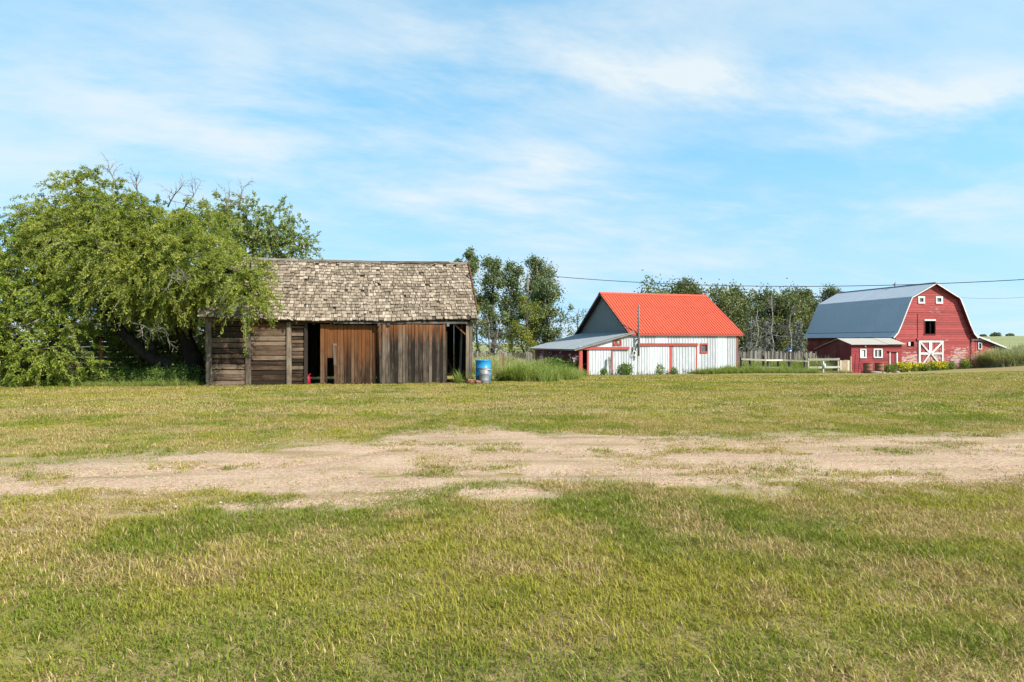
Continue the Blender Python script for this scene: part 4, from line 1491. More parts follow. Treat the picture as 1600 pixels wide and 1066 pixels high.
for nm, xx in (('left_wall', .02), ('right_wall', CW - .05)):
    w_ = node(nm, cp)
    y = .02
    while y < CDp:
        y1 = min(y + .25, CDp)
        pts = [(y + .003, -.15), (y1 - .003, -.15), (y1 - .003, tz(y1) - .04), (y + .003, tz(y) - .04)]
        prism_yz('board', w_, pts, xx, xx + .03 + random.uniform(-.004, .004), M['wall_dark_red'])  # darker red than the front: shade put into the side walls' colour
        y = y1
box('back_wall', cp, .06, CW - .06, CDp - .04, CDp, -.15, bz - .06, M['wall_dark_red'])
rfc = node('roof', cp)
for i in range(3):
    a, b_ = -.22 + i * (CW + .4) / 3, -.22 + (i + 1) * (CW + .4) / 3 + .03
    up = .006 * i
    V = [(a, -.30, tz(0) - .10 + up), (b_, -.30, tz(0) - .10 + up), (b_, ry, rz_ + .02 + up), (a, ry, rz_ + .02 + up)]
    V += [(x, y_, z + .035) for x, y_, z in V]
    link('roof_sheet', mesh('roof_sheet', V, BOXF, M['roof_pale']), rfc, (0, 0, 0), (0, R(random.uniform(-.3, .3)), 0))
V = [(-.22, ry + .005, rz_ + .0), (CW + .2, ry + .005, rz_ + .0), (CW + .2, CDp + .2, bz - .05), (-.22, CDp + .2, bz - .05)]
V += [(x, y_, z + .035) for x, y_, z in V]
link('roof_sheet', mesh('roof_sheet', V, BOXF, M['roof_pale']), rfc)
box('corner_board', cp, -.09, .0, -.05, .02, -.15, 1.35, M['board_tan'])
for k_, (a, b_) in enumerate(((1336.5, 1341), (1343.5, 1346))):
    p0 = CB + Matrix.Rotation(CA, 3, 'Z') @ Vector((u(b_), -.55, .0))
    st = thing('leaning_pole', ('long thin pole leaning on the red coop, the left of two', 'short thin pole leaning on the red coop, the right of two')[k_], 'pole', p0, CA, 'poles leaning on the coop')
    tb = Tubes()
    tb.add([(0, 0, -.05), (u(a) - u(b_), .5, 1.55 - .35 * k_)], [.028, .022], 6)
    tb.build('pole', M['coop_red'], st)

# rusty barrels and a pale log before the coop
for k_, (px, D_, lb_) in enumerate(((1356, 58.6, 'rusty brown barrel standing before the red coop, nearer the board gate'), (1374, 59.4, 'rusty brown barrel standing before the red coop, nearer the yellow flowers'))):
    o = at(px, 580, D_)
    b_ = thing('rusty_barrel', lb_, 'barrel', gpt(o.x, D_), 0, 'barrels by the coop')
    lathe('body', b_, [(.32, 0), (.36, .02), (.36, .28), (.375, .30), (.36, .32), (.36, .6), (.375, .62), (.36, .64), (.36, .86), (.37, .88), (.35, .88), (.34, .2), (0, .18)], M['rust'], 24)
    lathe('rim', b_, [(.371, .855), (.382, .862), (.382, .888), (.371, .892)], M['rust'], 24)
    k2 = gpt(o.x, D_)
lg = thing('pale_log', 'pale barkless log lying on the ground beside the rusty barrels', 'log', gpt(at(1369, 582, 58).x, 58.0, .08), .15)
tb = Tubes(); tb.add([(-.45, 0, .0), (0, .03, .02), (.5, 0, -.01)], [.09, .085, .07], 9); tb.build('log', M['bone'], lg)
for i, (px, D_, s_, t_) in enumerate(((1381, 58.2, .16, 'flat'), (1390, 58.6, .11, 'rounded'), (1402, 59, .2, 'broad'), (1420, 60, .13, 'small'))):
    o = at(px, 580, D_)
    q = thing('field_stone', f'{t_} grey field stone at the edge of the flower bed by the coop', 'stone', gpt(o.x, D_, -.02), random.uniform(0, 3), 'stones edging the flower bed')
    lathe('stone', q, [(s_ * .7, -.05), (s_ * 1.1, .02), (s_, s_ * .5), (s_ * .5, s_ * .8), (0, s_ * .85)], M['pebble'], 9)

# ------------------------------------------------------------------ fences
def picket_fence(name, label, A, B, h, seed, m=M['fence'], w=.13, gap=.02):
    random.seed(seed)
    A, B = Vector(A), Vector(B)
    L_ = (B - A).length
    ang = math.atan2(B.y - A.y, B.x - A.x)
    t = thing(name, label, 'fence', A, ang)
    n_ = int(L_ / (w + gap))
    for i in range(n_):
        x = i * (w + gap)
        wp = A + (B - A) * (x / L_)
        dz_ = float(gz(wp.x, wp.y)) - A.z
        box('picket', t, x, x + w * random.uniform(.75, 1.05), -.012, .012, dz_ - .05, dz_ + h * random.uniform(.93, 1.06), m, (R(random.uniform(-1, 1)), R(random.uniform(-1.6, 1.6)), 0))
    for zc in (.35, 1.0):
        e = float(gz(B.x, B.y)) - A.z
        beam('rail', t, (0, .05, zc), (L_, .05, zc + e), .05, .09, M['rail_dark'])
    for x in np.arange(0, L_ + .1, 2.4):
        wp = A + (B - A) * min(1, x / L_)
        dz_ = float(gz(wp.x, wp.y)) - A.z
        box('post', t, x - .05, x + .05, .08, .18, dz_ - .05, dz_ + h * .98, m)
    return t


picket_fence('picket_fence', 'weathered grey picket fence behind the blue drum and poplars', gpt(-5.5, 56), gpt(4.2, 58.5), 1.38, 3)
picket_fence('picket_fence', 'weathered grey picket fence between the white barn and the red barn', gpt(17.6, 59.5), gpt(30.0, 66.5), 1.72, 4)

A_, B_ = gpt(17.1, 51.2), gpt(24.6, 57.0)
rfn = thing('rail_fence', 'dark two-rail fence running from the white barn to the pale gate', 'fence', A_, math.atan2(B_.y - A_.y, B_.x - A_.x))
L_ = (B_.xy - A_.xy).length
for t_, hh in ((.02, 1.15), (.14, .95), (.33, 1.35), (.40, 1.0), (.55, 1.05), (.72, .9), (.97, 1.25)):
    w_ = A_.lerp(B_, t_)
    dz_ = float(gz(w_.x, w_.y)) - A_.z
    box('post', rfn, t_ * L_ - .07, t_ * L_ + .07, -.06, .08, dz_ - .05, dz_ + hh, M['rail_dark'], (0, R(random.uniform(-2, 2)), 0))
for zc, m_ in ((.42, M['rail_dark']), (1.0, M['rail_dark'])):
    for a, b_, mm in ((0, .34, M['rail_pale'] if zc > .8 else m_), (.345, .60, M['rail_pale'] if zc > .8 else m_), (.605, 1, m_)):
        za, zb = (float(gz(*(A_.lerp(B_, q).xy))) - A_.z for q in (a, b_))
        beam('rail', rfn, (a * L_, -.09, za + zc + random.uniform(-.03, .03)), (b_ * L_, -.09, zb + zc + random.uniform(-.03, .03)), .04, .13, mm)
A_, B_ = gpt(24.75, 57.0), gpt(27.55, 57.6)
gt = thing('rail_gate', 'pale wooden rail gate standing left of the tan board panel', 'gate', A_, math.atan2(B_.y - A_.y, B_.x - A_.x))
L_ = (B_.xy - A_.xy).length
for x, mm, hh in ((0, M['rail_pale'], 1.22), (L_ * .5, M['rail_pale'], 1.1), (L_, M['rail_pale'], 1.24)):
    box('post', gt, x - .06, x + .06, .0, .1, -.05, hh, mm)
for zc, h_ in ((1.12, .18), (.46, .17)):
    beam('rail', gt, (-.08, -.03, zc), (L_ + .08, -.03, zc + .02), .04, h_, M['rail_pale'])
jug = thing('white_jug', 'white jug hanging on the lower rail of the pale gate', 'jug', gt.location + Matrix.Rotation(gt.rotation_euler.z, 3, 'Z') @ Vector((L_ * .5, -.14, .48)))
lathe('body', jug, [(0, 0), (.085, 0), (.09, .02), (.09, .2), (.04, .27), (.035, .31), (0, .31)], M['white_plastic'], 12)
beam('handle', jug, (.05, 0, .28), (.09, 0, .18), .02, .02, M['white_plastic'])
A_, B_ = gpt(27.75, 57.8), gpt(28.85, 58.1)
bp = thing('board_panel', 'tan panel of five upright boards between the gate and the coop', 'fence panel', A_, math.atan2(B_.y - A_.y, B_.x - A_.x))
for i in range(5):
    box('board', bp, i * .2, i * .2 + .185, -.015 + random.uniform(-.006, .006), .015, -.05, 1.10 + random.uniform(-.02, .03), M['board_tan'])
for zc in (.3, .85):
    box('rail', bp, 0, 1.0, .02, .06, zc, zc + .09, M['board_tan'])
# blue box on a post
o = at(1233, 560, 60)
bs = thing('blue_birdhouse', 'small blue box on a dark post before the grey picket fence', 'birdhouse', gpt(o.x, 60.0), .1)
box('post', bs, -.05, .05, -.05, .05, -.05, 1.75, M['rail_dark'])
box('house', bs, -.18, .16, -.13, .13, 1.75, 1.96, M['blue_sign'])
prism_xz('roof', bs, [(-.25, 1.96), (.24, 1.96), (-.01, 2.13)], -.17, .17, M['blue_sign'])
box('front_plate', bs, .0, .15, -.145, -.132, 1.80, 1.90, M['white_plastic'])
# rusty steel post in the tall grass, rusty orange posts under the big tree
o = at(786, 573, 42)
t = thing('rusty_fence_post', 'thin rusty steel post standing in the tall grass right of the blue drum', 'post', gpt(o.x, 42.0))
box('post', t, -.06, .06, -.03, .03, -.1, 1.35, M['rust'], (0, R(1.5), 0))
box('cap', t, -.07, .075, -.04, .04, 1.345, 1.37, M['rust'])
for px, D_, h_, w_, lb_ in ((33, 25.6, 1.18, .075, 'rusty orange post at the far left under the leaning branches'), (157, 27.2, 1.75, .07, 'rusty orange post half hidden under the middle of the big tree')):
    o = at(px, 560, D_)
    t = thing('orange_post', lb_, 'post', gpt(o.x, D_), 0, 'rusty posts under the tree')
    tb = Tubes(); tb.add([(0, 0, -.1), (.02, 0, h_ * .5), (0, 0, h_)], [w_, w_ * .95, w_ * .9], 10); tb.build('post', M['rust_post'], t)
    lathe('cap', t, [(w_, h_ - .005), (w_ * 1.1, h_ + .01), (0, h_ + .03)], M['rust_post'], 10)
# old grey plank shack behind the tree
SK = gpt(-21.5, 31.5)
sk = thing('grey_shack', 'low weathered grey plank shack hidden behind the big tree', 'shack', SK, R(6))
for i in range(9):
    box('plank', sk, 0, 6.2, -.02, .02, .02 + i * .24, .24 + i * .24, M['beam_grey'], (R(2), 0, 0))
for i in range(9):
    box('plank', sk, 6.2, 6.24, .03, 4.0, .02 + i * .24, .24 + i * .24, M['beam_grey'])
V = [(-.2, -.3, 2.1), (6.5, -.3, 2.1), (6.5, 4.3, 3.0), (-.2, 4.3, 3.0)]
V += [(x, y_, z + .05) for x, y_, z in V]
link('roof', mesh('roof', V, BOXF, M['beam_grey']), sk)
# white pipe rail at the right edge
A_, B_ = at(1583, 542.5, 72), at(1612, 539.5, 70)
wr = thing('white_rail', 'white rail above the silvery grass at the right edge', 'rail', gpt(A_.x, 72))
o = wr.location
tb = Tubes(); tb.add([A_ - o, B_ - o, Vector((54.5, 68.5, 1.35)) - o], [.06, .06, .06], 8); tb.build('rail', M['white_plastic'], wr)
for q in (A_, Vector((54.4, 68.6, 1.35))):
    p0 = gpt(q.x, q.y)
    tb = Tubes(); tb.add([p0 - o, q - o], [.05, .05], 8); tb.build('post', M['white_plastic'], wr)

# ------------------------------------------------------------------ utility pole and lines
PD = 63.0
o = at(824, 500, PD)
up = thing('utility_pole', 'pale wooden utility pole standing among the poplars', 'utility pole', gpt(o.x, PD))
ptop = at(824, 430, PD).z - up.location.z
tb = Tubes(); tb.add([(0, 0, -.2), (0, 0, ptop * .5), (.03, 0, ptop)], [.15, .13, .10], 10); tb.build('pole', M['pole'], up)
lathe('insulator', up, [(.0, 0), (.05, 0), (.06, .06), (.04, .14), (0, .16)], M['can'], 8, (.03, 0, ptop))


def wire(name, label, A, B, sag_, r_=.022, n=28):
    A, B = Vector(A), Vector(B)
    t = thing(name, label, 'power line', A, 0, 'overhead lines')
    pts = []
    for i in range(n + 1):
        s_ = i / n
        p = A.lerp(B, s_)
        p.z -= 4 * sag_ * s_ * (1 - s_)
        pts.append(p - A)
    tb = Tubes(); tb.add(pts, [r_] * (n + 1), 6); tb.build('cable', M['wire'], t)


top = up.location + Vector((.03, 0, ptop + .1))
wire('power_line', 'black power line drooping from the poplars across to the right edge', top, at(1760, 426, 47), 1.05, .026)
wire('power_line', 'thin line from the utility pole towards the brown shed roof', up.location + Vector((.0, 0, ptop + .1)), at(560, 418, 57), .3, .016)
g_ = RB + Matrix.Rotation(RA, 3, 'Z') @ Vector((2.35, -.45, 7.0))
wire('power_line', 'faint thin line leaving the red barn gable towards the right edge', g_, at(1700, 452, 50), .35, .010)


# ------------------------------------------------------------------ trees
def unit(n, r):
    v = r.normal(size=(n, 3))
    return v / np.linalg.norm(v, axis=1)[:, None]


def leaf_quads(P, Dr, L_, W_, r):
    """rhombic leaves at P pointing along Dr"""
    n = len(P)
    Dr = Dr / np.linalg.norm(Dr, axis=1)[:, None]
    s = np.cross(Dr, unit(n, r))
    s /= np.linalg.norm(s, axis=1)[:, None] + 1e-9
    L_ = np.asarray(L_)[:, None] if np.ndim(L_) else L_
    W_ = np.asarray(W_)[:, None] if np.ndim(W_) else W_
    mid = P + Dr * L_ * .45
    V = np.stack([P, mid + s * W_ / 2, P + Dr * L_, mid - s * W_ / 2], 1)
    return V.reshape(-1, 3)


def limb(tb, a, b, r0, r1, r, bend=.12, n=5, sides=6):
    a, b = np.array(a, float), np.array(b, float)
    d = np.linalg.norm(b - a)
    o = r.normal(0, bend * d, 3)
    o[2] = abs(o[2]) * .6
    pts = []
    for i in range(n + 1):
        t = i / n
        pts.append(a + (b - a) * t + o * math.sin(math.pi * t) * .6 + r.normal(0, .012 * d, 3) * (0 < i < n))
    tb.add([Vector(p) for p in pts], [r0 + (r1 - r0) * i / n for i in range(n + 1)], sides)
    return pts


def dead_twigs(tb, base, dirn, L_, r0, r, depth=3):
    """bare forking branch"""
    dirn = np.array(dirn, float)
    dirn /= np.linalg.norm(dirn)
    n = 4
    pts = [np.array(base, float)]
    for i in range(n):
        dirn = dirn + r.normal(0, .16, 3)
        dirn /= np.linalg.norm(dirn)
        pts.append(pts[-1] + dirn * L_ / n)
    tb.add([Vector(p) for p in pts], [r0 * (1 - .7 * i / n) + .002 for i in range(n + 1)], 5)
    if depth > 0:
        for i in range(1, n + 1):
            for _ in range(r.integers(1, 3)):
                nd = dirn + r.normal(0, .6, 3)
                dead_twigs(tb, pts[i], nd, L_ * r.uniform(.35, .6), r0 * (1 - .7 * i / n) * .6 + .001, r, depth - 1)


def lobed_tree(name, label, base, lobes, stems, leaf, bark, seed, sprays, per, ll, lw, spray_len, droop, group=None, twigm=None, cat='tree', gapk=1.0):
    """lobes: (centre, (rx, ry, rz), weight); stems: polylines with radii; leaves sit along short drooping sprays"""
    r = np.random.default_rng(seed)
    base = Vector(base)
    t = thing(name, label, cat, base, 0, group)
    b0 = np.array(base)
    tb = Tubes()
    ends = []
    for pts, rad in stems:
        tb.add([Vector(p) - base for p in pts], rad, 9)
        ends += [np.array(p, float) for p in pts[1:]]
    ends = np.array(ends)
    for c, rr_, w in lobes:
        c = np.array(c, float)
        e = ends[np.argmin(np.linalg.norm(ends - c, axis=1) + (ends[:, 2] > c[2]) * 1.5)]
        limb(tb, e - b0, c - b0, .08, .035, r, .10)
        for _ in range(7):
            q = c + unit(1, r)[0] * np.array(rr_) * r.uniform(.6, .95)
            limb(tb, c - b0 + r.normal(0, .1, 3), q - b0, .03, .008, r, .12, 4, 5)
    tb.build('trunk', bark, t)
    Ps, Ds, As = [], [], []
    tw = Tubes()
    wsum = sum(w for _, _, w in lobes)
    for c, rr_, w in lobes:
        n = int(sprays * w / wsum)
        d = unit(n, r)
        rad = r.uniform(.1, 1, n) ** .45
        # uneven outline
        ph = r.uniform(0, 6, 3)
        lump = 1 + .16 * np.sin(d[:, 0] * 5 + ph[0]) * np.sin(d[:, 2] * 6 + ph[1]) + .12 * np.sin(d[:, 1] * 9 + ph[2])
        p = np.array(c, float) + d * np.array(rr_) * (rad * lump)[:, None]
        L_ = spray_len * r.uniform(.5, 1.3, n)
        dirn = d * .7 + r.normal(0, .45, (n, 3)) + np.array([0, 0, .12])
        dirn /= np.linalg.norm(dirn, axis=1)[:, None]
        tone = r.uniform(0, 1, n)
        for i in range(n):
            s = np.sort(r.uniform(0.05, 1, per))
            path = p[i] + dirn[i] * (s * L_[i])[:, None] + np.array([0, 0, -droop]) * (s ** 2 * L_[i])[:, None]
            tang = dirn[i] + np.array([0, 0, -2 * droop]) * s[:, None]
            side = r.normal(0, .75, (per, 3))
            Ps.append(path + r.normal(0, ll * .25, (per, 3)))
            Ds.append(tang * .8 + side)
            As.append(np.clip(tone[i] * .6 + r.uniform(0, .4, per), 0, 1))
            if i % 2 == 0:
                k = [p[i] - b0, path[per // 2] - b0, path[-1] - b0]
                tw.add([Vector(q) for q in k], [.012, .008, .004], 3)
    P_, D_, A_ = np.concatenate(Ps), np.concatenate(Ds), np.concatenate(As)
    n = len(P_)
    V = leaf_quads(P_ - b0, D_, ll * r.uniform(.6, 1.3, n), lw * r.uniform(.7, 1.3, n), r)
    link('crown', quadmesh('crown', V, n, leaf, A_), t)
    if twigm:
        tw.build('twigs', twigm, t)
    return t


def lobe(px, py, D, rpx, sy=1.0, depth=1.0, w=None):
    r_ = rpx / FPX * D
    c = at(px, py, D)
    return (tuple(c), (r_, r_ * depth, r_ * sy), w if w else r_ ** 2)


tb_ = gpt(-12.55, 27.2)
T = lambda px, py, D: tuple(at(px, py, D))
main_stems = [
    ([tuple(tb_ + Vector((0, 0, -.2))), T(303, 560, 27.2), T(288, 525, 27.0), T(276, 480, 26.8), T(268, 420, 26.6), T(255, 370, 26.6)], [.42, .34, .28, .24, .17, .08]),
    ([tuple(tb_ + Vector((-.1, 0, .15))), T(268, 574, 27.0), T(240, 562, 26.8), T(212, 540, 26.6), T(190, 518, 26.5), T(160, 480, 26.3), T(135, 430, 26.2)], [.33, .28, .25, .22, .19, .15, .08]),
    ([T(240, 562, 26.8), T(232, 530, 27.0), T(218, 495, 27.1), T(196, 465, 27.2), T(150, 380, 27.3), T(128, 310, 27.3)], [.22, .19, .16, .14, .10, .05]),
    ([T(288, 525, 27.0), T(318, 470, 26.3), T(345, 420, 25.6), T(375, 430, 24.6)], [.2, .16, .12, .06]),
]
main_lobes = [lobe(128, 300, 27.3, 38, .9), lobe(84, 350, 27.2, 50, .8), lobe(160, 343, 26.6, 56, .9), lobe(215, 358, 26.4, 58, .85), lobe(262, 372, 26.6, 54, .8), lobe(310, 362, 27.4, 44, .8),
              lobe(110, 385, 26.2, 66, .8), lobe(180, 410, 25.6, 66, .9), lobe(245, 425, 25.5, 64, .95), lobe(300, 405, 25.6, 60), lobe(222, 445, 25.2, 45, .7), lobe(285, 440, 25.4, 46, .75),
              lobe(335, 435, 25.0, 38), lobe(385, 425, 24.4, 32, 1.0), lobe(394, 452, 23.9, 28, 1.0), lobe(384, 470, 23.8, 22, .8), lobe(135, 445, 26.2, 48, .7), lobe(250, 445, 28.5, 70, .7),
              lobe(150, 400, 28.8, 85, .9)]
main_tree = lobed_tree('shade_tree', 'big green feathery tree leaning over the left end of the brown shed', tb_, main_lobes, main_stems, M['leaf_main'], M['bark'], 5, 4500, 60, .108, .036, .76, .62, twigm=M['twig'])
r5 = np.random.default_rng(8)
for px, py, D_, dx_, dy_, dz_, L_ in ((182, 296, 26.8, .25, 0, 1, 1.0), (262, 324, 26.8, .15, 0, 1, 1.15), (285, 331, 26.8, .5, 0, 1, 1.0), (350, 331, 26.8, .3, 0, 1, .9), (372, 328, 26.8, .4, 0, 1, .9), (215, 306, 26.8, -.1, 0, 1, .7),
                                      (265, 430, 24.0, .6, -.2, -.25, .9), (150, 375, 24.7, .5, -.2, -.25, .7), (95, 505, 24.6, .8, -.2, -.25, 1.0), (60, 500, 24.3, -.4, -.2, -.25, .9), (205, 505, 25, 1, -.2, -.25, 1.3), (275, 415, 23.9, .3, -.2, -.25, .8)):
    tb = Tubes()
    dead_twigs(tb, np.array(at(px, py, D_)) - np.array(tb_), (dx_, dy_, dz_), L_, .03, r5, 2)
    tb.build('dead_branch', M['twig'], main_tree)

back_base = gpt(-12.0, 34.6)
BB = 34.0
lobed_tree('shade_tree', 'round leaved tree rising behind the brown shed roof', back_base,
           [lobe(345, 352, BB, 46, .8), lobe(385, 345, BB, 44, .85), lobe(425, 362, BB, 40), lobe(452, 378, BB, 36, 1.0), lobe(405, 388, BB, 50, .8), lobe(360, 390, BB, 50), lobe(470, 388, BB, 22, .9)],
           [([tuple(back_base), T(420, 520, BB), T(410, 440, BB), T(395, 380, BB)], [.28, .22, .16, .06])], M['leaf_back'], M['bark'], 6, 850, 34, .12, .06, .55, .25, twigm=M['twig'])
th0 = gpt(-15.5, 31.0)
lobed_tree('thicket_shrub', 'dark thicket filling the gap behind the trunk of the big tree', th0,
           [lobe(225, 535, 30.5, 50, .8), lobe(285, 530, 31, 46, 1.0), lobe(325, 520, 31.5, 30, 1.2), lobe(170, 520, 31, 44, .7), lobe(250, 490, 31.5, 55, .7), lobe(300, 575, 30.5, 40, .5), lobe(230, 580, 30.2, 45, .4)],
           [([tuple(th0), T(250, 560, 31), T(255, 520, 31)], [.09, .07, .03])], M['leaf_back'], M['bark'], 9, 1300, 30, .13, .07, .5, .2, cat='shrub')
lb0 = gpt(-19.3, 26.2)
lobed_tree('shade_tree', 'bright green bushy tree at the left edge with branches to the ground', lb0,
           [lobe(-40, 400, 25.8, 80, .9), lobe(30, 410, 25.4, 50, .8), lobe(40, 460, 25.0, 56, .8), lobe(-20, 490, 25.0, 70), lobe(85, 470, 25.0, 42, .8), lobe(30, 530, 24.9, 50, .9), lobe(85, 545, 24.6, 42, .85), lobe(120, 575, 24.8, 26, .7),
            lobe(60, 575, 24.6, 36, .6), lobe(-10, 560, 24.8, 50), lobe(100, 505, 25.2, 36, .8), lobe(-110, 470, 26, 120, .9)],
           [([tuple(lb0), T(5, 520, 26), T(10, 470, 25.8), T(0, 420, 25.8)], [.2, .16, .12, .05]), ([tuple(lb0), T(50, 560, 25.4), T(90, 530, 25)], [.12, .1, .05])], M['leaf_left'], M['bark'], 7, 2300, 40, .115, .045, .55, .4, twigm=M['twig'])


def simple_tree(name, label, px, D, top_py, width_px, leaf, bark, seed, n_leaf=5200, ls=.17, bare=.22, group=None, lobes_n=16, base_py=None, slim=1.0, x_top=None, clump=.26):
    """tree grown from its foot: leaning trunk, limbs to clumps, leaves gathered in the clumps"""
    r = np.random.default_rng(seed)
    base = gpt((px - 800) / FPX * D, D)
    topz = at(px, top_py, D).z - base.z
    wid = width_px / FPX * D
    xt = ((x_top - px) / FPX * D) if x_top else r.normal(0, .04) * topz
    t = thing(name, label, 'tree', base, 0, group)
    tb = Tubes()
    k = 7
    tr = []
    for i in range(k + 1):
        s = i / k
        tr.append(np.array([xt * s + r.normal(0, .03 * wid) * (0 < i < k), r.normal(0, .03 * wid) * (0 < i < k), topz * .96 * s - .1 * (i == 0)]))
    r0 = .022 * topz + .02
    tb.add([Vector(p) for p in tr], [r0 * (1 - .9 * i / k) + .01 for i in range(k + 1)], 7)
    P_, D_, A_ = [], [], []
    for j in range(lobes_n):
        s = bare + (1 - bare) * ((j + r.uniform(0, 1)) / lobes_n)
        prof = math.sin(math.pi * min(1, (.14 + .86 * (1 - s) / (1 - bare))) ** .8) ** .7 if slim >= 1 else .55 + .5 * math.sin(math.pi * (1 - s) / (1 - bare) * .9)
        f = s * k
        i0 = min(k - 1, int(f))
        tp = tr[i0] + (tr[i0 + 1] - tr[i0]) * (f - i0)
        g = r.uniform(0, 6.283)
        out = wid * .5 * prof * r.uniform(.15, .85)
        c = tp + np.array([math.cos(g) * out, math.sin(g) * out, r.uniform(-.02, .05) * topz])
        c[2] = min(c[2], topz * .95)
        start = tr[max(0, i0 - 1)]
        limb(tb, start + (tp - start) * .7, c, r0 * .32 * (1.1 - s) + .012, .008, r, .1, 4, 5)
        rad = wid * clump * r.uniform(.6, 1.15) * (.6 + .4 * prof)
        n = int(n_leaf / lobes_n * r.uniform(.6, 1.3))
        sub = c + unit(9, r) * rad * r.uniform(.2, 1, 9)[:, None] * np.array([1, 1, .8])
        q = sub[r.integers(0, 9, n)] + r.normal(0, rad * .28, (n, 3))
        P_.append(q); D_.append(unit(n, r) + np.array([0, 0, -.25])); A_.append(np.clip(r.uniform(0, .55) + r.uniform(0, .5, n), 0, 1))
    tb.build('trunk', bark, t)
    P_, D_, A_ = map(np.concatenate, (P_, D_, A_))
    P_[:, 2] = np.maximum(P_[:, 2], .1)
    V = leaf_quads(P_, D_, ls * r.uniform(.6, 1.3, len(P_)), ls * .72 * r.uniform(.7, 1.2, len(P_)), r)
    link('crown', quadmesh('crown', V, len(P_), leaf, A_), t)
    return t


G1 = 'poplars behind the brown shed'
simple_tree('poplar_tree', 'tall thin poplar rising just behind the right end of the shed roof', 738, 62, 387, 50, M['leaf_poplar'], M['bark_pale'], 21, 7500, .19, .36, G1, 18, slim=.6, x_top=733)
simple_tree('poplar_tree', 'narrow poplar second from the shed with a bare leaning trunk', 772, 63, 397, 56, M['leaf_poplar'], M['bark_pale'], 22, 9000, .19, .25, G1, 22, slim=.6, x_top=768)
simple_tree('poplar_tree', 'narrow poplar left of the utility pole, third from the shed', 797, 65, 408, 54, M['leaf_poplar'], M['bark_pale'], 23, 9000, .19, .25, G1, 22, slim=.6, x_top=801)
simple_tree('poplar_tree', 'poplar with a round dark tuft at the top, behind the utility pole', 835, 66, 393, 62, M['leaf_poplar'], M['bark_pale'], 24, 12000, .19, .2, G1, 26, slim=.6, x_top=838)
simple_tree('poplar_tree', 'broad poplar at the right end of the poplar group', 852, 63, 440, 72, M['leaf_poplar'], M['bark_pale'], 25, 12000, .19, .05, G1, 26, x_top=850)
simple_tree('young_tree', 'yellow green young tree in front of the poplars', 822, 59, 462, 58, M['leaf_yellow'], M['bark_pale'], 26, 3600, .15, .12, None, 12, x_top=822)
simple_tree('shrub_tree', 'small green bush behind the picket fence below the poplars', 815, 60, 512, 70, M['leaf_yellow'], M['bark'], 27, 3200, .15, .0, None, 12)
simple_tree('shrub_tree', 'small leafy bush just right of the brown shed behind the fence', 748, 59, 480, 30, M['leaf_back'], M['bark'], 28, 1500, .15, .25, None, 8)
simple_tree('thin_tree', 'sparse thin leafed tree left of the white barn gable', 898, 70, 478, 46, M['leaf_poplar'], M['bark_pale'], 29, 1100, .16, .3, None, 9, x_top=905)


def bare_tree(name, label, px, D, top_py, m, seed, lean=0.0, group=None, n=12, side=.5):
    r = np.random.default_rng(seed)
    base = gpt((px - 800) / FPX * D, D)
    H = at(px, top_py, D).z - base.z
    t = thing(name, label, 'tree', base, 0, group)
    tb = Tubes()
    pts = [np.array([lean * H * (i / 6) + r.normal(0, .02 * H) * (i > 0), r.normal(0, .02 * H) * (i > 0), H * i / 6]) for i in range(7)]
    tb.add([Vector(p) for p in pts], [.085 * (1 - .85 * i / 6) + .012 for i in range(7)], 7)
    br = Tubes()
    for j in range(n):
        s = r.uniform(.12, .95)
        f = s * 6
        i0 = min(5, int(f))
        p = pts[i0] + (pts[i0 + 1] - pts[i0]) * (f - i0)
        g = r.uniform(0, 6.283)
        dead_twigs(br, p, (math.cos(g), math.sin(g), r.uniform(-.3, .9)), H * side * (1.1 - s) * r.uniform(.5, 1), .045, r, 2)
    tb.build('trunk', m, t)
    br.build('branches', m, t)
    return t


bare_tree('dead_tree', 'grey dead tree with a mass of bare twigs right of the shed', 765, 58, 492, M['bone'], 31, -.05, 'dead trees', 14, .75)
bare_tree('dead_tree', 'slim bare dead tree standing left of the rusty steel post', 777, 57, 500, M['twig'], 32, .05, 'dead trees', 9, .6)

G2 = 'trees behind the barns'
far = [(1046, 84, 450, 56, 'low dark tree just above the left of the red roof ridge'), (1082, 86, 437, 40, 'tallest dark tree poking above the red roof ridge'), (1128, 84, 450, 60, 'leafy tree above the right end of the red roof'),
       (1163, 88, 460, 46, 'leafy tree left of the grey spruces behind the barns'), (1190, 92, 458, 44, 'leafy tree behind the thin pale dead trunk'), (1218, 90, 463, 46, 'leafy tree midway between the two barns'),
       (1243, 94, 458, 46, 'leafy tree left of the steel barn roof, second from it'), (1268, 96, 455, 44, 'leafy tree touching the left slope of the steel barn roof'), (1290, 98, 453, 40, 'leafy tree just above the left end of the steel roof')]
for i, (px, D_, ty, w_, lb_) in enumerate(far):
    simple_tree('broadleaf_tree', lb_, px, D_, ty, w_ * 1.5, M['leaf_far'], M['bark'], 40 + i, 11000, .29, .0, G2, 34, clump=.28)
bare_tree('dead_tree', 'tall pale dead trunk with curling branches between the two barns', 1209, 74, 462, M['bone'], 51, -.02, 'dead trees', 14, .5)
bare_tree('dead_tree', 'pale twiggy dead tree beside the blue box on its post', 1236, 75, 478, M['bone'], 52, .0, 'dead trees', 16, .5)
bare_tree('dead_tree', 'thin straight pale dead trunk near the white barn', 1182, 73, 485, M['bone'], 53, .01, 'dead trees', 8, .3)


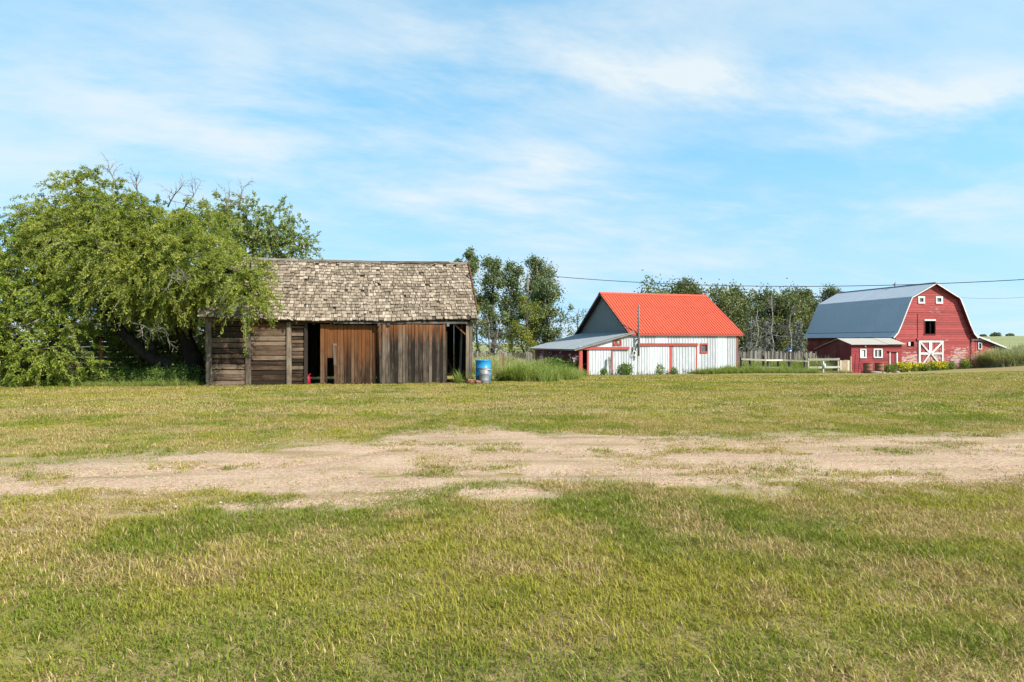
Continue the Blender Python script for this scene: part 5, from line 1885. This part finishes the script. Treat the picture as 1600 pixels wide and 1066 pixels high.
def spruce(label, px, D, top_py, wpx, seed, m):
    r = np.random.default_rng(seed)
    base = gpt((px - 800) / FPX * D, D)
    H = at(px, top_py, D).z - base.z
    W_ = wpx / FPX * D
    t = thing('grey_spruce', label, 'tree', base, 0, 'half dead spruces')
    tb = Tubes()
    tb.add([Vector((0, 0, -.1)), Vector((0, 0, H))], [.12, .02], 7)
    P_, D_ = [], []
    for j in range(90):
        s = r.uniform(.03, .97)
        g = r.uniform(0, 6.283)
        L_ = W_ * .5 * (1 - s) ** .8 * r.uniform(.6, 1.1) + .1
        d = np.array([math.cos(g), math.sin(g), -.25])
        p = np.array([0, 0, H * s])
        tb.add([Vector(p), Vector(p + d * L_ * .6), Vector(p + d * L_ + np.array([0, 0, .08]))], [.02, .014, .005], 4)
        n = 26
        q = r.uniform(.15, 1, n)
        P_.append(p + d * (q * L_)[:, None] + r.normal(0, .05, (n, 3)))
        D_.append(np.array([d * .6] * n) + r.normal(0, .5, (n, 3)) + np.array([0, 0, -.3]))
    tb.build('trunk', M['twig'], t)
    P_, D_ = np.concatenate(P_), np.concatenate(D_)
    V = leaf_quads(P_, D_, .24, .08, r)
    link('crown', quadmesh('crown', V, len(P_), m, r.uniform(0, 1, len(P_))), t)


spruce('grey half dead spruce right beside the white barn', 1174, 70, 494, 44, 61, M['needle'])
spruce('grey half dead spruce behind the middle of the rail fence', 1197, 71, 502, 44, 62, M['needle'])
spruce('drooping grey spruce beside the dark left wall of the red barn', 1247, 72, 500, 36, 63, M['needle'])

# distant bushes on the right-hand hill
for i, (px, py, w_) in enumerate(((1556, 524, 13), (1578, 524, 10), (1536, 527, 9))):
    D_ = 240 + 12 * i
    base = gpt((px - 800) / FPX * D_, D_)
    r = np.random.default_rng(70 + i)
    t = thing('distant_bush', ('round bush on the distant hill, the largest of three', 'round bush on the distant hill, nearest the right edge', 'small bush on the distant hill above the lean-to roof')[i], 'bush', base, 0, 'bushes on the far hill')
    W_ = w_ / FPX * D_
    n = 900
    q = unit(n, r) * np.array([W_ / 2, W_ / 2, W_ * .26]) * r.uniform(.5, 1, n)[:, None] + np.array([0, 0, W_ * .14])
    link('crown', quadmesh('crown', leaf_quads(q, unit(n, r), .6, .5, r), n, M['leaf_hill'], r.uniform(0, 1, n)), t)
    tb = Tubes(); tb.add([Vector((0, 0, -.2)), Vector((0, 0, W_ * .2))], [.2, .1], 6); tb.build('trunk', M['bark'], t)


# ------------------------------------------------------------------ tall grass, weeds, flowers
def band(name, label, poly_pts, dens, meshes, smin, smax, wid, tilt=.12, cat='grass'):
    """tall plants along a line of (x, y) points, wid metres deep"""
    P_ = []
    for (x0, y0), (x1, y1) in zip(poly_pts, poly_pts[1:]):
        L_ = math.hypot(x1 - x0, y1 - y0)
        n = int(L_ * wid * dens)
        t_ = RNG.uniform(0, 1, n)
        o_ = RNG.triangular(-1, 0, 1, n) * wid * .62
        nx_, ny_ = -(y1 - y0) / L_, (x1 - x0) / L_
        P_.append(np.c_[x0 + (x1 - x0) * t_ + nx_ * o_, y0 + (y1 - y0) * t_ + ny_ * o_])
    P_ = np.concatenate(P_)
    k = ~inside_plan(P_[:, 0], P_[:, 1])
    P_ = P_[k]
    s = smin + (smax - smin) * fbm(P_[:, 0] * .9, P_[:, 1] * .9, 77, 3) * RNG.uniform(.7, 1.3, len(P_))
    return scatter(name, np.c_[P_, gz(P_[:, 0], P_[:, 1]) - .01], s, meshes, label, cat, tilt)


tg = [tuft_mesh('tall_tuft', 26, .16, .45, 1.0, .022, .42, M['tall_green'], 200 + i, 3) for i in range(4)]
ts = [tuft_mesh('tall_tuft', 26, .16, .55, 1.0, .022, .40, M['tall_silver'], 210 + i, 3) for i in range(4)]
tp = [tuft_mesh('tall_tuft', 22, .20, .5, 1.0, .026, .35, M['tall_pale'], 220 + i, 3) for i in range(4)]


def weed_mesh(seed, m, h=1.0, n=46, ls=.13):
    r = np.random.default_rng(seed)
    P_, D_ = [], []
    for j in range(5):
        g, l_ = r.uniform(0, 6.28), r.uniform(.05, .28)
        s = r.uniform(.05, 1, n // 5)
        P_.append(np.c_[math.cos(g) * l_ * s, math.sin(g) * l_ * s, s * h * r.uniform(.7, 1)])
        D_.append(unit(n // 5, r) * np.array([1, 1, .5]) + np.array([0, 0, .1]))
    P_, D_ = np.concatenate(P_), np.concatenate(D_)
    return quadmesh('weed', leaf_quads(P_, D_, ls * r.uniform(.6, 1.3, len(P_)), ls * .45, r), len(P_), m, r.uniform(0, 1, len(P_)))


wd_ = [weed_mesh(300 + i, M['weed']) for i in range(4)]
band('tall_grass', 'tall green grass spreading right of the blue drum', [(-.1, 28.3), (1.1, 30.5), (1.9, 34)], 34, tg, .45, 1.15, 2.6)
band('tall_grass', 'tall green grass in front of the lean-to of the white barn', [(1.2, 37), (2.4, 41.5), (3.4, 45)], 24, tg, .3, .85, 3.0)
band('pale_meadow_grass', 'pale tall grass in front of the grey picket fence by the poplars', [(-4.5, 46), (-1, 47), (1.4, 50), (1.0, 54)], 14, tp, .7, 1.5, 6.0)
band('leafy_weeds', 'dark leafy weeds along the red side of the lean-to', [(1.6, 53.0), (2.5, 49.5), (3.5, 46.3)], 22, wd_, .6, 1.3, 1.6, cat='weeds')
band('leafy_weeds', 'low weeds along the foot of the white barn front', [(5.2, 46.5), (9, 48.0), (13, 49.3), (16.4, 50.5)], 10, wd_, .2, .6, .7, cat='weeds')
band('tall_grass', 'bright green grass along the rail fence right of the white barn', [(13.2, 48.7), (16.5, 50.2), (20, 52.2), (24.2, 55.6)], 30, tg, .3, .95, 1.5)
band('tall_grass', 'dry grass under the pale gate and in front of the board panel', [(24.4, 56.6), (28.8, 57.9)], 24, tp, .2, .5, .6)
band('tall_grass', 'rough green growth inside the corral behind the rail fence', [(18.5, 56), (23, 59.5), (27.5, 62)], 14, tg, .6, 1.5, 3.4)
band('silver_weeds', 'silvery green tall weeds against the dark left wall of the coop', [(26.8, 60.8), (28.6, 62.0), (28.4, 66)], 18, ts, 1.0, 2.1, 1.6, cat='weeds')
band('silver_grass', 'silvery tall grass in front of the red lean-to at right', [(44.9, 64.3), (47.5, 64.8), (51, 65.6), (56, 66)], 30, ts, 1.2, 2.7, 2.6)
band('tall_grass', 'green grass at the foot of the red barn gable', [(38.5, 64.6), (41, 65.0), (44.6, 65.4)], 18, tg, .2, .6, 1.0)
band('leafy_weeds', 'dark green undergrowth below the big tree beside the shed', [(-19.5, 26.0), (-16.5, 26.4), (-14, 26.4), (-11.9, 26.0)], 26, wd_, .3, .95, 1.9, cat='weeds')
band('tall_grass', 'green grass fringe along the foot of the big tree and shed', [(-21.5, 24.6), (-17, 25.0), (-13, 25.0), (-11.5, 24.9)], 36, tg, .12, .42, 1.0)
band('tall_grass', 'short rough grass along the foot of the brown shed front', [(-11.2, 24.8), (-6.5, 25.72), (-1.6, 26.7)], 16, tp, .05, .16, .3)
band('tall_grass', 'stiff grass growing up against the right corner post of the shed', [(-2.3, 26.5), (-1.5, 26.75)], 40, tg, .3, .75, .35)

# single leafy bushes at the white barn's front
def bush(label, px, D, h, w, seed, m, group, name='weed_bush', flowers=None, n=900):
    r = np.random.default_rng(seed)
    base = gpt((px - 800) / FPX * D, D)
    t = thing(name, label, 'bush', base, 0, group)
    q = unit(n, r) * np.array([w / 2, w / 2, h * .55]) * (r.uniform(.2, 1, n) ** .5)[:, None] + np.array([0, 0, h * .42])
    q += r.normal(0, .04, q.shape)
    q[:, 2] = np.abs(q[:, 2])
    link('foliage', quadmesh('foliage', leaf_quads(q, unit(n, r) + np.array([0, 0, .4]), .16, .06, r), n, m, r.uniform(0, 1, n)), t)
    tb = Tubes()
    for j in range(7):
        e = q[r.integers(0, n)]
        tb.add([Vector((0, 0, -.05)), Vector(e * .6), Vector(e)], [.015, .01, .004], 4)
    tb.build('stems', M['twig'], t)
    if flowers:
        k = flowers
        f = q[np.argsort(q[:, 2] - .35 * q[:, 1] + r.normal(0, .14, n))[-k:]]
        f = np.repeat(f, 3, 0) + r.normal(0, .04, (3 * k, 3))
        link('blossoms', quadmesh('blossoms', leaf_quads(f, unit(3 * k, r), .10, .08, r), 3 * k, M['yellow_bloom']), t)
    return t


G3 = 'weed bushes at the white barn'
bush('leafy weed bush at the white barn left of the large doors', 977, 46.6, .85, 1.1, 81, M['weed'], G3)
bush('thin weed bush in front of the left white sliding door', 1031, 47.6, .8, .6, 82, M['weed'], G3, n=240)
bush('small weed tuft at the foot of the leaning grey board', 943, 45.9, .5, .5, 83, M['weed'], G3, n=220)
bush('small weed tuft at the left edge of the right white door', 1053, 48.3, .5, .5, 84, M['weed'], G3, n=200)
G4 = 'flower bed plants by the barn'
fl = [(1391, 60.0, .8, 1.3, 'dark green bush at the left end of the flower bed', 0), (1411, 60.6, .85, 1.5, 'yellow flowering plant under the coop end', 150), (1424, 61.4, .8, 1.3, 'yellow flowering plant left of the white crossed doors', 170),
      (1438, 61.6, .7, 1.3, 'yellow flowering plant before the left crossed door', 130), (1446, 61.3, .6, .9, 'grey green bush amid the yellow flowers', 0), (1459, 62.2, .85, 1.4, 'yellow flowering plant before the right crossed door', 190),
      (1470, 62.6, .8, 1.2, 'yellow flowering plant at the right end of the bed', 160), (1484, 63.4, .8, .9, 'dark weed bush right of the yellow flowers', 0), (1508, 64.3, .9, 1.0, 'sparse yellow flowering weed at the barn corner', 22)]
for i, (px, D_, h_, w_, lb_, k_) in enumerate(fl):
    bush(lb_, px, D_, h_, w_, 90 + i, M['weed'], G4, 'flower_bush', k_, 700)
r = np.random.default_rng(99)
for i, (px, D_, lb_) in enumerate(((848, 52, 'pink headed thistle at the far corner of the lean-to'), (858, 51, 'pink headed thistle second from the far corner of the lean-to'), (873, 48.5, 'tall pink headed thistle in the middle of the red lean-to wall'), (893, 46.8, 'pink headed thistle nearest the red corner post'))):
    base = gpt((px - 800) / FPX * D_, D_)
    t = thing('thistle_plant', lb_, 'thistle', base, 0, 'thistles by the lean-to')
    tb = Tubes(); hd_ = []
    lf = []
    for j in range(6):
        e = np.array([r.normal(0, .22), r.normal(0, .2), r.uniform(1.0, 1.5)])
        tb.add([Vector((0, 0, -.05)), Vector(e * np.array([.4, .4, .6])), Vector(e)], [.014, .01, .006], 4)
        hd_.append(e + r.normal(0, .05, (14, 3)))
        lf.append(e * r.uniform(.2, .9, (24, 1)) + r.normal(0, .03, (24, 3)))
    tb.build('stems', M['weed'], t)
    hd_ = np.concatenate(hd_); lf = np.concatenate(lf)
    link('flower_heads', quadmesh('flower_heads', leaf_quads(hd_, unit(len(hd_), r), .11, .08, r), len(hd_), M['pink_bloom']), t)
    link('leaves', quadmesh('leaves', leaf_quads(lf, unit(len(lf), r), .22, .06, r), len(lf), M['weed'], r.uniform(0, 1, len(lf))), t)

# broad-leaved weeds in the near lawn
for i, (x, y, sz, lb_) in enumerate(((2.75, 5.9, .24, 'dark broad leaved weed clump in the near lawn, right of centre'),)):
    t = thing('lawn_weed', lb_, 'weed', gpt(x, y), 0)
    n = 60
    q = np.c_[r.normal(0, sz * .5, (n, 2)) * np.array([1.3, .8]), np.abs(r.normal(.03, .03, n))]
    dd_ = np.c_[r.normal(0, 1, (n, 2)), r.uniform(.1, .9, n)]
    link('leaves', quadmesh('leaves', leaf_quads(q, dd_, .05 * r.uniform(.6, 1.3, n), .018, r), n, M['weed'], r.uniform(0, .6, n)), t)
